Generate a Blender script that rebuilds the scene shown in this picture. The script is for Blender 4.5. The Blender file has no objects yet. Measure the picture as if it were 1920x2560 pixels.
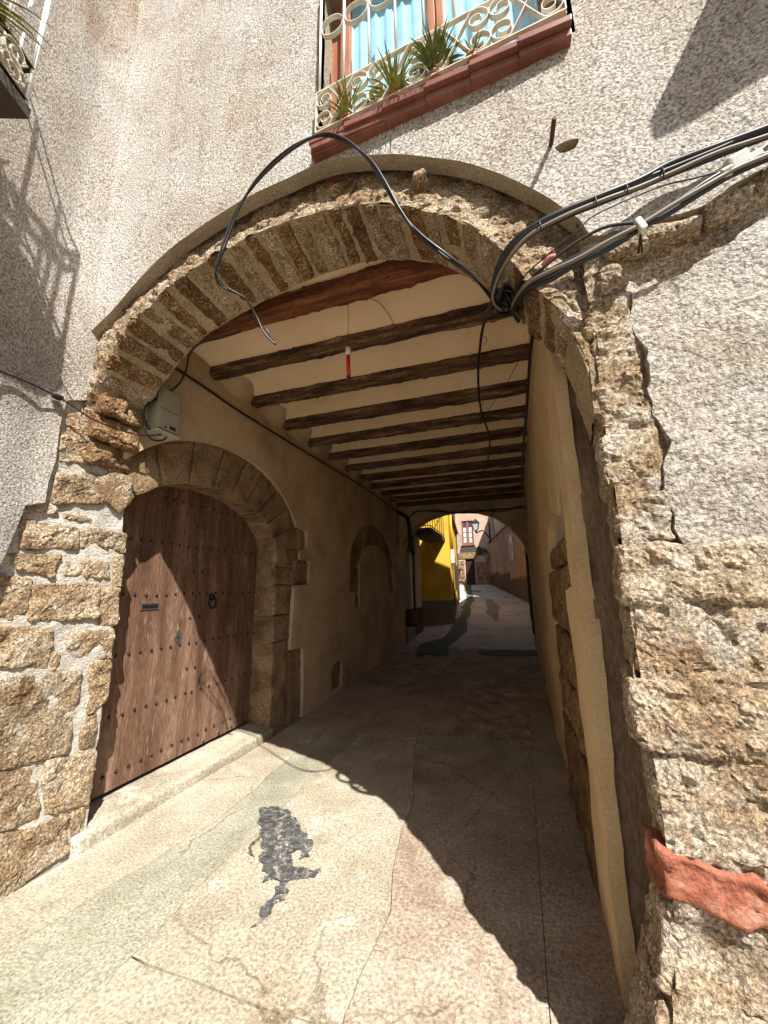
import bpy, bmesh, math, random
import numpy as np
from mathutils import Vector, Matrix
from mathutils.geometry import delaunay_2d_cdt
random.seed(7)
RNG = np.random.RandomState(11)

# ------------------------------------------------------------ camera, sky, sun, exposure
scene = bpy.context.scene
COL = scene.collection
FPX, CX, CY, EYE = 961.0, 960.0, 1280.0, 1.6          # photograph is 1920 x 2560
def _cam(x, y): return np.array([x - CX, FPX, -(y - CY)], float)
_up = _cam(884, -3513); _up /= np.linalg.norm(_up)
_dp = _cam(1283, 1455); _dp -= _up * _dp.dot(_up); _dp /= np.linalg.norm(_dp)
BAS = np.stack([np.cross(_dp, _up), _dp, _up])         # world = BAS @ camera vector
CAM = np.array([0.0, 0.0, EYE])
cam_data = bpy.data.cameras.new('camera')
cam = bpy.data.objects.new('camera', cam_data); COL.objects.link(cam)
cam_data.sensor_fit = 'HORIZONTAL'; cam_data.sensor_width = 36.0
cam_data.lens = 36.0 * FPX / 1920.0
cam_data.clip_start = 0.05; cam_data.clip_end = 500
mw = Matrix.Identity(4)
for i in range(3):
    mw[i][0] = BAS[i, 0]; mw[i][1] = BAS[i, 2]; mw[i][2] = -BAS[i, 1]; mw[i][3] = CAM[i]
cam.matrix_world = mw
scene.camera = cam

SUN_A, SUN_B = 0.55, 0.63                              # horizontal travel (-x, +y) per metre of drop
SUN_EL = math.atan(1 / math.hypot(SUN_A, SUN_B))
world = bpy.data.worlds.new('World'); scene.world = world; world.use_nodes = True
wn = world.node_tree.nodes; wl = world.node_tree.links
sky = wn.new('ShaderNodeTexSky'); sky.sky_type = 'NISHITA'; sky.sun_disc = False
sky.sun_elevation = SUN_EL
sky.sun_rotation = math.atan2(SUN_A, -SUN_B)
sky.air_density = 1.0; sky.dust_density = 1.6; sky.ozone_density = 1.0
wl.new(sky.outputs[0], wn['Background'].inputs[0])
wn['Background'].inputs[1].default_value = 0.055
sl = bpy.data.lights.new('sun', 'SUN'); sl.energy = 4.5; sl.angle = math.radians(0.5); sl.color = (1.0, 0.965, 0.91)
so = bpy.data.objects.new('sun', sl); COL.objects.link(so)
so.rotation_euler = Vector((-SUN_A, SUN_B, -1)).to_track_quat('-Z', 'Y').to_euler()
so.location = (3, -4, 9)
vs = scene.view_settings
vs.view_transform = 'Standard'; vs.look = 'None'; vs.gamma = 1.0; vs.use_curve_mapping = False
vs.exposure = 1.28
scene.render.engine = 'CYCLES'
scene.cycles.max_bounces = 10; scene.cycles.diffuse_bounces = 7; scene.cycles.transparent_max_bounces = 12
scene.cycles.use_denoising = True

# ------------------------------------------------------------ picture -> place
def ray(x, y): return BAS @ _cam(x, y)
def onx(x, y, X): v = ray(x, y); return CAM + v * (X / v[0])
def ony(x, y, Y): v = ray(x, y); return CAM + v * (Y / v[1])
def onz(x, y, Z): v = ray(x, y); return CAM + v * ((Z - EYE) / v[2])
SK, FX, FY = 0.05, 0.37, 1.53                          # house front: slightly skewed plane
def Yf(X): return FY - SK * (np.asarray(X) - FX)
def fac(x, y, off=0.0): v = ray(x, y); return CAM + v * ((FY + off + SK * FX) / (v[1] + SK * v[0]))
_zgY = [-60, 4, 7.5, 10, 14, 20, 33, 90]; _zgZ = [0, 0, .09, .17, .37, .85, 1.83, 5.5]
def zg(Y): return np.interp(Y, _zgY, _zgZ)
def ong(x, y):
    Z = 0.0
    for _ in range(40):
        p = onz(x, y, min(Z, 1.57)); Z = 0.5 * Z + 0.5 * float(zg(p[1]))
    return p

# ------------------------------------------------------------ noise
def _h(i, j, k, s):
    n = (i * 374761393 + j * 668265263 + k * 1440662683 + s * 974711) & 0xffffffff
    n = ((n ^ (n >> 13)) * 1274126177) & 0xffffffff
    return ((n ^ (n >> 16)) & 0xffff) / 32767.5 - 1.0
def vnoise(P, s=0):
    P = np.asarray(P, float); I = np.floor(P).astype(np.int64); F = P - I; U = F * F * (3 - 2 * F)
    o = 0
    for a in (0, 1):
        for b in (0, 1):
            for c in (0, 1):
                wgt = (U[..., 0] if a else 1 - U[..., 0]) * (U[..., 1] if b else 1 - U[..., 1]) * (U[..., 2] if c else 1 - U[..., 2])
                o = o + wgt * _h(I[..., 0] + a, I[..., 1] + b, I[..., 2] + c, s)
    return o
def fbm(P, f=1.0, o=4, g=0.5, s=0):
    P = np.asarray(P, float) * f; r = 0; a = 1.0
    for k in range(o):
        r = r + a * vnoise(P, s + k * 17); P = P * 2.03 + 5.1; a *= g
    return r

# ------------------------------------------------------------ objects
def link(name, data, parent=None):
    o = bpy.data.objects.new(name, data); COL.objects.link(o)
    if parent is not None:
        o.parent = parent
        if parent.type == 'EMPTY': o.matrix_parent_inverse = Matrix.Translation(-parent.location)
    return o
def tag(o, label, cat, group=None):
    o['label'] = label; o['category'] = cat
    if group: o['group'] = group
    return o
def thing(name, label, cat, loc=(0, 0, 0), group=None):
    o = link(name, None); o.location = loc; o.empty_display_size = .2
    return tag(o, label, cat, group)                  # parts carry world coordinates
def mesh(name, V, F, mat=None, parent=None, smooth=True):
    me = bpy.data.meshes.new(name)
    V = np.asarray(V, float)
    me.from_pydata([tuple(v) for v in V], [], [tuple(int(i) for i in f) for f in F])
    if smooth and len(me.polygons): me.polygons.foreach_set('use_smooth', [True] * len(me.polygons))
    if mat is not None: me.materials.append(mat)
    me.update()
    o = link(name, me, parent)
    return o
def gridfaces(n, m, off=0, flip=False):
    i, j = np.meshgrid(np.arange(n - 1), np.arange(m - 1), indexing='ij')
    a = (i * m + j).ravel() + off
    f = np.stack([a, a + m, a + m + 1, a + 1], 1)
    return f[:, ::-1] if flip else f
def join(parts):
    V, F, o = [], [], 0
    for v, f in parts:
        V.append(np.asarray(v, float)); F += [tuple(np.asarray(q) + o) for q in f]; o += len(v)
    return np.concatenate(V), F
def box(x0, x1, y0, y1, z0, z1):
    V = [(x, y, z) for x in (x0, x1) for y in (y0, y1) for z in (z0, z1)]
    F = [(0, 1, 3, 2), (4, 6, 7, 5), (0, 4, 5, 1), (2, 3, 7, 6), (0, 2, 6, 4), (1, 5, 7, 3)]
    return np.array(V, float), F
def bevbox(name, x0, x1, y0, y1, z0, z1, mat, parent=None, r=0.006, R=None, T=None):
    bm = bmesh.new(); V, F = box(x0, x1, y0, y1, z0, z1)
    vs_ = [bm.verts.new(v) for v in V]
    for f in F: bm.faces.new([vs_[i] for i in f])
    bmesh.ops.recalc_face_normals(bm, faces=bm.faces)
    bmesh.ops.bevel(bm, geom=list(bm.edges), offset=r, segments=2, profile=.6, affect='EDGES')
    if R is not None: bm.transform(R)
    me = bpy.data.meshes.new(name); bm.to_mesh(me); bm.free(); me.materials.append(mat)
    return link(name, me, parent)
def tri(P8, u):
    a = lambda t, p, q: p * (1 - t)[:, None] + q * t[:, None]
    x, y, z = u.T
    c00 = a(x, P8[0], P8[4]); c01 = a(x, P8[1], P8[5]); c10 = a(x, P8[2], P8[6]); c11 = a(x, P8[3], P8[7])
    return a(z, a(y, c00, c10), a(y, c01, c11))
def rough_hexa(name, P8, mat, parent=None, res=.025, rad=.025, amp=.008, freq=22., wob=.0, seed=0, smooth=False, warp=None, cap=34):
    """rounded, pitted stone from 8 corners (index = 4*i + 2*j + k)"""
    P8 = np.asarray(P8, float)
    d = [np.linalg.norm(P8[4:] - P8[:4], axis=1).mean(), np.linalg.norm(P8[[2, 3, 6, 7]] - P8[[0, 1, 4, 5]], axis=1).mean(),
         np.linalg.norm(P8[1::2] - P8[::2], axis=1).mean()]
    n = [int(np.clip(round(x / res), 2, cap)) for x in d]
    idx = {}; pts = []; F = []
    def vid(t):
        if t not in idx: idx[t] = len(pts); pts.append(t)
        return idx[t]
    for ax in range(3):
        b, c = [(1, 2), (2, 0), (0, 1)][ax]
        for s in (0, n[ax]):
            for i in range(n[b]):
                for j in range(n[c]):
                    q = []
                    for di, dj in ((0, 0), (1, 0), (1, 1), (0, 1)):
                        t = [0, 0, 0]; t[ax] = s; t[b] = i + di; t[c] = j + dj; q.append(vid(tuple(t)))
                    F.append(q if s else q[::-1])
    u = np.array(pts, float) / np.array(n)
    D = np.array(d); h = D / 2; p = (u - .5) * D
    r = min(rad, .45 * D.min()); core = np.clip(p, -(h - r), h - r)
    dv = p - core; L = np.linalg.norm(dv, axis=1, keepdims=True); dn = dv / np.maximum(L, 1e-9)
    # spread vertices over the rounding
    p2 = core + dn * r
    W = tri(P8, p2 / D + .5)
    cen = P8.mean(0)
    ex = (P8[4:] - P8[:4]).mean(0); ey = (P8[[2, 3, 6, 7]] - P8[[0, 1, 4, 5]]).mean(0); ez = (P8[1::2] - P8[::2]).mean(0)
    B = np.stack([ex / np.linalg.norm(ex), ey / np.linalg.norm(ey), ez / np.linalg.norm(ez)])
    N = dn @ B; N /= np.maximum(np.linalg.norm(N, axis=1, keepdims=True), 1e-9)
    nz = fbm(W, freq, 3, .55, 3 + seed)
    ds = fbm(W, freq * .35, 2, .5, 31 + seed) * wob + (.5 * nz + .9 * (np.abs(nz) - .35)) * amp
    pit = np.maximum(fbm(W, freq * 1.7, 2, .5, 71 + seed) - .45, 0)
    W = W + N * (ds - pit * amp * 1.6)[:, None]
    if warp is not None: W = warp(W)
    if np.dot(np.cross(ex, ey), ez) < 0: F = [f[::-1] for f in F]
    return mesh(name, W, F, mat, parent, smooth)
def sheet(name, poly, holes, to3, mat, parent=None, step=.08, amp=0.0, freq=3., extra=None, smooth=True, solid=0.0):
    """2-D polygon with holes -> fine triangulated wall sheet; to3 maps (n,2)->(n,3)"""
    def dens(pl):
        out = []
        for a, b in zip(pl, pl[1:] + pl[:1]):
            a = np.array(a, float); b = np.array(b, float); k = max(1, int(np.linalg.norm(b - a) / step))
            for t in range(k): out.append(a + (b - a) * t / k)
        return out
    loops = [dens(list(map(tuple, poly)))] + [dens(list(map(tuple, h))) for h in holes]
    P = []; E = []
    for L in loops:
        o = len(P); P += L; E += [(o + i, o + (i + 1) % len(L)) for i in range(len(L))]
    A = np.array(loops[0]); lo = A.min(0); hi = A.max(0)
    gx = np.arange(lo[0] + step * .6, hi[0], step); gy = np.arange(lo[1] + step * .6, hi[1], step)
    G = np.stack(np.meshgrid(gx, gy, indexing='ij'), -1).reshape(-1, 2) + RNG.uniform(-.2, .2, (len(gx) * len(gy), 2)) * step
    allb = np.array(P)
    keep = inside(G, loops[0])
    for L in loops[1:]: keep &= ~inside(G, L)
    G = G[keep]
    if len(G):
        dm = np.full(len(G), 9.)
        for k in range(0, len(allb), 64):
            dm = np.minimum(dm, np.linalg.norm(G[:, None] - allb[None, k:k + 64], axis=2).min(1))
        G = G[dm > step * .45]
    pts = [Vector((float(a), float(b))) for a, b in P] + [Vector((float(a), float(b))) for a, b in G]
    r = delaunay_2d_cdt(pts, E, [], 0, 1e-6)
    V = np.array([(v.x, v.y) for v in r[0]]); T = np.array([f for f in r[2]])
    c = V[T].mean(1); k = inside(c, loops[0])
    for L in loops[1:]: k &= ~inside(c, L)
    T = T[k]
    W = to3(V)
    if amp:
        n = np.cross(W[T[0][1]] - W[T[0][0]], W[T[0][2]] - W[T[0][0]]); n /= np.linalg.norm(n)
        W = W + n * (fbm(W, freq, 3, .5, 5) * amp)[:, None]
    o = mesh(name, W, T, mat, parent, smooth)
    return o
def inside(P, L):
    P = np.asarray(P); L = np.asarray(L); x, y = P[:, 0], P[:, 1]; r = np.zeros(len(P), bool)
    for a, b in zip(L, np.roll(L, -1, 0)):
        if a[1] == b[1]: continue
        c = ((a[1] > y) != (b[1] > y)) & (x < (b[0] - a[0]) * (y - a[1]) / (b[1] - a[1]) + a[0])
        r ^= c
    return r
def smooth_path(P, n=8):
    P = np.asarray(P, float)
    if len(P) < 3: return P
    Q = np.vstack([2 * P[0] - P[1], P, 2 * P[-1] - P[-2]]); out = []
    for i in range(1, len(Q) - 2):
        p0, p1, p2, p3 = Q[i - 1:i + 3]
        for t in np.arange(n) / n:
            out.append(.5 * (2 * p1 + (p2 - p0) * t + (2 * p0 - 5 * p1 + 4 * p2 - p3) * t * t + (3 * p1 - p0 - 3 * p2 + p3) * t ** 3))
    out.append(P[-1]); return np.array(out)
def tube_vf(P, r, k=8):
    P = np.asarray(P, float); n = len(P)
    T = np.gradient(P, axis=0); T /= np.maximum(np.linalg.norm(T, axis=1, keepdims=True), 1e-9)
    a = np.array([0, 0, 1.]) if abs(T[0][2]) < .9 else np.array([1., 0, 0])
    u = np.cross(T[0], a); u /= np.linalg.norm(u); V = []
    rr = np.full(n, r) if np.isscalar(r) else np.asarray(r)
    for i in range(n):
        u = u - T[i] * u.dot(T[i]); u /= max(np.linalg.norm(u), 1e-9); w = np.cross(T[i], u)
        for q in range(k):
            an = 2 * math.pi * q / k; V.append(P[i] + rr[i] * (u * math.cos(an) + w * math.sin(an)))
    F = [(i * k + q, i * k + (q + 1) % k, (i + 1) * k + (q + 1) % k, (i + 1) * k + q) for i in range(n - 1) for q in range(k)]
    F += [tuple(range(k))[::-1], tuple((n - 1) * k + q for q in range(k))]
    return np.array(V), F
def tube(name, P, r, mat, parent=None, k=8):
    V, F = tube_vf(P, r, k); return mesh(name, V, F, mat, parent)
def flat_vf(P, side, w, t):
    """flat iron bar: swept rectangle, width w along 'side', thickness t in the plane"""
    P = np.asarray(P, float); side = np.asarray(side, float); n = len(P)
    T = np.gradient(P, axis=0); T /= np.maximum(np.linalg.norm(T, axis=1, keepdims=True), 1e-9)
    N = np.cross(T, side); N /= np.maximum(np.linalg.norm(N, axis=1, keepdims=True), 1e-9)
    V = []
    for i in range(n):
        for a, b in ((-1, -1), (1, -1), (1, 1), (-1, 1)):
            V.append(P[i] + side * w / 2 * a + N[i] * t / 2 * b)
    F = [(i * 4 + q, i * 4 + (q + 1) % 4, (i + 1) * 4 + (q + 1) % 4, (i + 1) * 4 + q) for i in range(n - 1) for q in range(4)]
    F += [(3, 2, 1, 0), tuple((n - 1) * 4 + q for q in range(4))]
    return np.array(V), F

# ------------------------------------------------------------ materials
def ramp(nt, stops):
    r = nt.nodes.new('ShaderNodeValToRGB'); e = r.color_ramp.elements
    while len(e) > 1: e.remove(e[-1])
    e[0].position = stops[0][0]; e[0].color = (*stops[0][1], 1)
    for p, c in stops[1:]:
        k = e.new(p); k.color = (*c, 1)
    return r
def mat(name, cols, scale=3., detail=6, rough=.9, stretch=(1, 1, 1), grain=None, bumps=(), vary=0.0, stain=None, crack=None, spec=.3, metallic=0., speck=None, sheen=0.):
    m = bpy.data.materials.new(name); m.use_nodes = True; nt = m.node_tree; n = nt.nodes; l = nt.links
    b = n['Principled BSDF']; b.inputs['Roughness'].default_value = rough; b.inputs['Metallic'].default_value = metallic
    b.inputs['Specular IOR Level'].default_value = spec
    g = n.new('ShaderNodeNewGeometry'); mp = n.new('ShaderNodeMapping'); mp.inputs['Scale'].default_value = stretch
    l.new(g.outputs['Position'], mp.inputs[0])
    def noise(sc, det=4, ro=.55, src=None, dist=0.):
        t = n.new('ShaderNodeTexNoise'); t.inputs['Scale'].default_value = sc; t.inputs['Detail'].default_value = det
        t.inputs['Roughness'].default_value = ro; t.inputs['Distortion'].default_value = dist
        l.new(src or mp.outputs[0], t.inputs['Vector']); return t
    def mixc(mode, fac, a, c):
        x = n.new('ShaderNodeMix'); x.data_type = 'RGBA'; x.blend_type = mode
        if isinstance(fac, float): x.inputs[0].default_value = fac
        else: l.new(fac, x.inputs[0])
        for s, v in ((6, a), (7, c)):
            if hasattr(v, 'links'): l.new(v, x.inputs[s])
            else: x.inputs[s].default_value = (*v, 1)
        return x.outputs[2]
    t = noise(scale, detail, .6)
    k = len(cols); st = [(.30 + .42 * i / max(k - 1, 1), c) for i, c in enumerate(cols)]
    c = ramp(nt, st); l.new(t.outputs['Fac'], c.inputs[0]); out = c.outputs[0]
    for col, sc, th, stg, strch in ([] if not stain else stain if isinstance(stain, list) else [stain]):   # (colour, scale, threshold, strength, stretch)
        m2 = n.new('ShaderNodeMapping'); m2.inputs['Scale'].default_value = strch; l.new(g.outputs['Position'], m2.inputs[0])
        t2 = noise(sc, 5, .6, m2.outputs[0], .3)
        r2 = ramp(nt, [(th, (0, 0, 0)), (th + .13, (stg,) * 3)]); l.new(t2.outputs['Fac'], r2.inputs[0])
        out = mixc('MIX', r2.outputs[0], out, col)
    if grain:                                            # (scale, low, high)
        t3 = noise(grain[0], 3, .65); r3 = ramp(nt, [(.34, (grain[1],) * 3), (.66, (grain[2],) * 3)]); l.new(t3.outputs['Fac'], r3.inputs[0])
        out = mixc('MULTIPLY', 1.0, out, r3.outputs[0])
    if speck:                                            # (scale, radius, colour a, colour b)
        v = n.new('ShaderNodeTexVoronoi'); v.inputs['Scale'].default_value = speck[0]; l.new(g.outputs['Position'], v.inputs['Vector'])
        r4 = ramp(nt, [(speck[1] * .7, (1, 1, 1)), (speck[1], (0, 0, 0))]); l.new(v.outputs['Distance'], r4.inputs[0])
        sp = n.new('ShaderNodeSeparateColor'); l.new(v.outputs['Color'], sp.inputs[0])
        r5 = ramp(nt, [(.0, speck[2]), (1., speck[3])]); l.new(sp.outputs[0], r5.inputs[0])
        gt = n.new('ShaderNodeMath'); gt.operation = 'LESS_THAN'; l.new(sp.outputs[1], gt.inputs[0]); gt.inputs[1].default_value = .4
        mu = n.new('ShaderNodeMath'); mu.operation = 'MULTIPLY'; l.new(r4.outputs[0], mu.inputs[0]); l.new(gt.outputs[0], mu.inputs[1])
        mu2 = n.new('ShaderNodeMath'); mu2.operation = 'MULTIPLY'; l.new(mu.outputs[0], mu2.inputs[0]); mu2.inputs[1].default_value = .8
        out = mixc('MIX', mu2.outputs[0], out, r5.outputs[0])
    if crack:                                            # (cells per metre, width)
        wv = noise(2.2, 4, .6, g.outputs['Position']); vm = n.new('ShaderNodeVectorMath'); vm.operation = 'MULTIPLY_ADD'; l.new(wv.outputs['Color'], vm.inputs[0]); vm.inputs[1].default_value = (.55, .55, 0); l.new(g.outputs['Position'], vm.inputs[2])
        vc = n.new('ShaderNodeTexVoronoi'); vc.feature = 'DISTANCE_TO_EDGE'; vc.inputs['Scale'].default_value = crack[0]; l.new(vm.outputs[0], vc.inputs['Vector'])
        msk = noise(.9, 3, .5, g.outputs['Position']); rm = ramp(nt, [(.44, (1, 1, 1)), (.50, (0, 0, 0))]); l.new(msk.outputs['Fac'], rm.inputs[0])
        rc = ramp(nt, [(crack[1] * .4, (.60, .56, .50)), (crack[1], (1, 1, 1))]); l.new(vc.outputs['Distance'], rc.inputs[0])
        out = mixc('MULTIPLY', rm.outputs[0], out, rc.outputs[0])
    if vary:
        oi = n.new('ShaderNodeObjectInfo'); r6 = ramp(nt, [(0, (1 - vary,) * 3), (.5, (1., .97, .92)), (1, (1 + vary * .6, 1 + vary * .55, 1 + vary * .5))])
        l.new(oi.outputs['Random'], r6.inputs[0]); out = mixc('MULTIPLY', 1.0, out, r6.outputs[0])
    l.new(out, b.inputs['Base Color'])
    prev = None
    for bp in bumps:                                     # (scale, strength, distance[, kind])
        kind = bp[3] if len(bp) > 3 else 'n'
        if kind == 'v':
            t4 = n.new('ShaderNodeTexVoronoi'); t4.inputs['Scale'].default_value = bp[0]; l.new(mp.outputs[0], t4.inputs['Vector']); so_ = t4.outputs['Distance']
        else:
            t4 = noise(bp[0], 4, .6); so_ = t4.outputs['Fac']
            if kind == 'p':                              # pits
                rr = ramp(nt, [(.36, (0, 0, 0)), (.52, (1, 1, 1))]); l.new(so_, rr.inputs[0]); so_ = rr.outputs[0]
        bu = n.new('ShaderNodeBump'); bu.inputs['Strength'].default_value = bp[1]; bu.inputs['Distance'].default_value = bp[2]
        l.new(so_, bu.inputs['Height'])
        if prev: l.new(prev, bu.inputs['Normal'])
        prev = bu.outputs[0]
    if prev: l.new(prev, b.inputs['Normal'])
    return m
def plain(name, col, rough=.6, metallic=0., spec=.4, bump=None, vary=.0, n2=None):
    return mat(name, [tuple(x * .85 for x in col), tuple(min(1, x * 1.12) for x in col)] if n2 is None else n2, 9., 4, rough, bumps=[bump] if bump else (), metallic=metallic, spec=spec, vary=vary)

MT = {}
MT['stucco'] = mat('facade_stucco', [(.40, .345, .28), (.50, .455, .395), (.56, .53, .49)], 1.3, 7, .95, grain=(80., .30, 1.45),
                   stain=[((.36, .27, .19), 1.5, .54, .7, (1.4, 1.4, .6)), ((.58, .57, .55), .8, .55, .6, (1, 1, 1.2)), ((.24, .20, .165), 2.2, .60, .55, (3, 3, .22))], bumps=[(75., 1., .016), (170., .8, .007), (9., .3, .03)])
MT['stucco2'] = mat('lower_stucco', [(.40, .34, .27), (.50, .45, .38), (.56, .53, .48)], 3., 7, .95, grain=(70., .42, 1.35),
                    stain=((.42, .31, .19), 2., .55, .8, (1, 1, 1)), bumps=[(60., 1., .024), (150., .8, .009), (11., .8, .05)])
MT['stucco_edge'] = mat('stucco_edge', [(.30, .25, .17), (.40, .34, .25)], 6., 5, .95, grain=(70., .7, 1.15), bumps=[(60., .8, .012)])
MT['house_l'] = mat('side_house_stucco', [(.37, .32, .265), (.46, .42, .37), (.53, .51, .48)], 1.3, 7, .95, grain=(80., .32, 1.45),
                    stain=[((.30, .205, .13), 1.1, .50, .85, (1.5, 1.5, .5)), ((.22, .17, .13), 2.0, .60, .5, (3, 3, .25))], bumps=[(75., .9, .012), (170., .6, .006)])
MT['stone'] = mat('sandstone', [(.27, .165, .088), (.47, .335, .20), (.62, .495, .35), (.69, .60, .48)], 6., 9, .95, grain=(85., .32, 1.46), vary=.15,
                  stain=((.25, .125, .05), 7., .60, .75, (1, 1, 1)), bumps=[(22., .8, .03), (60., 1., .02, 'p'), (130., 1., .008), (260., .6, .004)])
MT['pstone'] = mat('weathered_pier_stone', [(.30, .195, .11), (.49, .365, .235), (.62, .51, .38), (.70, .62, .51)], 5., 9, .95, grain=(85., .36, 1.44), vary=.08,
                   stain=[((.27, .14, .06), 6., .60, .7, (1, 1, 1)), ((.60, .55, .47), 3.2, .50, .8, (1, 1, 1))], bumps=[(22., .8, .03), (60., 1., .02, 'p'), (130., 1., .008), (260., .6, .004)])
MT['stone_red'] = mat('iron_stained_stone', [(.15, .075, .035), (.27, .15, .07), (.38, .25, .13), (.45, .34, .21)], 9., 8, .95, grain=(90., .4, 1.4), vary=.22,
                      bumps=[(30., .9, .02), (70., 1., .016, 'p'), (190., .6, .005)])
MT['dstone'] = mat('door_stone', [(.18, .105, .052), (.35, .235, .125), (.48, .36, .22)], 5., 9, .95, grain=(75., .4, 1.4), vary=.15,
                   bumps=[(40., .6, .012), (110., .9, .008, 'p')])
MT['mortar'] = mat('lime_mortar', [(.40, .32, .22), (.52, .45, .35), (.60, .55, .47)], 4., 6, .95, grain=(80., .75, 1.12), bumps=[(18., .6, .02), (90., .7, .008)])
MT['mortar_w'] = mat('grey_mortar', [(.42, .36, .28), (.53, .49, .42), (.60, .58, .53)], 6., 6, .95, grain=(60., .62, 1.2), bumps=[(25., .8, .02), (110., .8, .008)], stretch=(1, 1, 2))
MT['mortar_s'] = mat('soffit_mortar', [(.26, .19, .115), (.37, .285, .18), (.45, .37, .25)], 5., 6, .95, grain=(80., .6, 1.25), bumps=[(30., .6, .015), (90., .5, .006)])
MT['red'] = mat('red_brick_course', [(.19, .06, .033), (.30, .10, .058), (.44, .25, .165)], 12., 6, .9, grain=(60., .7, 1.15), bumps=[(30., .8, .012), (110., .6, .006)])
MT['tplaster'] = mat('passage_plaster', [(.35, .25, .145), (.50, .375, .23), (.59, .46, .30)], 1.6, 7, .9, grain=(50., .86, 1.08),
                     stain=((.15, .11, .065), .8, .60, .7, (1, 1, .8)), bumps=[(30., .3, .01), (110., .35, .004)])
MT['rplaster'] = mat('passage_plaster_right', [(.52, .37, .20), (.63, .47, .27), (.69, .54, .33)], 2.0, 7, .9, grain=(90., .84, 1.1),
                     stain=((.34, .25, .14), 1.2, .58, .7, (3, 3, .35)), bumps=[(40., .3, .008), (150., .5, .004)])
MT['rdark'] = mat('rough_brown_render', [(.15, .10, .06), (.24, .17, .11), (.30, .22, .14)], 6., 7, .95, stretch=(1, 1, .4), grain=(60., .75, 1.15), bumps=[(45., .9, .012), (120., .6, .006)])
MT['ceil'] = mat('ceiling_plaster', [(.78, .58, .37), (.84, .65, .44), (.86, .70, .50)], 1.5, 6, .9, stain=[((.55, .38, .21), 1.6, .57, .55, (1, 1, 1)), ((.40, .28, .16), 5., .64, .5, (1, 1, 1))], bumps=[(12., .3, .02), (60., .25, .004)])
MT['beam'] = mat('old_beam_wood', [(.02, .011, .007), (.075, .040, .022), (.17, .098, .055), (.36, .26, .17)], 7., 8, .85, stretch=(.35, 3, 3), grain=(40., .55, 1.3),
                 bumps=[(14., .9, .03), (50., .7, .008)])
MT['beam_red'] = mat('reddish_beam_wood', [(.05, .018, .008), (.14, .045, .02), (.23, .085, .035), (.33, .16, .07)], 6., 8, .8, stretch=(.35, 3, 3), grain=(40., .6, 1.25), bumps=[(14., .8, .02), (50., .6, .006)])
MT['door'] = mat('brown_door_paint', [(.075, .038, .023), (.16, .086, .054), (.28, .175, .12)], 3., 8, .6, stretch=(1, 2, .30), grain=(45., .62, 1.25),
                 stain=((.38, .27, .185), 7., .585, .7, (1, 3.2, .55)), bumps=[(22., .6, .008), (80., .5, .003)], spec=.3)
MT['door_dark'] = plain('dark_gap', (.015, .01, .008), .9)
MT['nail'] = plain('iron_stud', (.035, .028, .025), .45, .6)
MT['iron'] = plain('dark_iron', (.03, .028, .026), .5, .6)
MT['rust'] = plain('rusty_rod', (.06, .022, .012), .8)
MT['steel'] = plain('brushed_steel', (.45, .45, .44), .35, .9)
MT['rail'] = mat('cream_painted_iron', [(.50, .42, .30), (.62, .57, .47), (.68, .65, .58)], 14., 5, .5, stain=((.28, .12, .04), 16., .62, .9, (1, 1, 1)))
MT['railw'] = plain('white_painted_bar', (.78, .78, .76), .4)
MT['tile'] = mat('glazed_terracotta', [(.12, .042, .028), (.18, .064, .042), (.24, .105, .075)], 8., 5, .35, spec=.5)
MT['wood_w'] = mat('window_wood', [(.20, .07, .03), (.30, .12, .055), (.38, .17, .09)], 5., 6, .5, stretch=(4, 4, .5))
MT['curtain'] = plain('blue_curtain', (.34, .66, .78), .8)
MT['cable'] = plain('black_cable', (.013, .013, .014), .42, 0., .5)
MT['cable_g'] = plain('grey_cable', (.17, .14, .11), .5)
MT['clamp'] = plain('grey_plastic', (.52, .54, .50), .5)
MT['boxp'] = mat('meter_box_plastic', [(.27, .25, .175), (.34, .32, .23)], 3., 4, .5)
MT['boxl'] = plain('meter_box_trim', (.45, .43, .35), .5)
MT['redtube'] = plain('red_plastic', (.55, .008, .008), .3)
MT['whitep'] = plain('white_plastic', (.72, .68, .60), .5)
MT['pink'] = plain('pink_tape', (.60, .16, .17), .6)
MT['leaf'] = mat('plant_leaf', [(.10, .13, .02), (.24, .27, .06), (.42, .43, .16)], 30., 3, .5, vary=.2)
MT['leafd'] = mat('dark_plant_leaf', [(.05, .075, .018), (.11, .145, .035), (.22, .26, .07)], 30., 3, .5, vary=.2)
MT['pot'] = plain('terracotta_pot', (.32, .12, .06), .8)
MT['c1'] = mat('concrete_a', [(.27, .225, .155), (.365, .32, .24), (.43, .395, .32)], 2.2, 9, .9, grain=(65., .55, 1.28), speck=(55., .27, (.04, .03, .03), (.70, .64, .56)),
               stain=[((.27, .20, .12), 1.8, .54, .6, (1.3, .6, 1)), ((.50, .47, .40), 3.1, .57, .7, (1, 1, 1)), ((.20, .16, .11), 6., .62, .5, (1, 1, 1))], crack=(.8, .006), bumps=[(60., .5, .006), (8., .3, .02), (170., .4, .003)])
MT['c2'] = mat('concrete_b', [(.235, .22, .155), (.315, .30, .225), (.39, .365, .29)], 2.5, 9, .9, grain=(75., .55, 1.28), speck=(50., .30, (.03, .03, .03), (.50, .47, .42)),
               stain=[((.22, .20, .14), 1.6, .52, .6, (1.4, .6, 1)), ((.44, .41, .33), 4., .60, .7, (1, 1, 1))], crack=(.8, .006), bumps=[(70., .6, .008), (9., .3, .02)])
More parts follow.
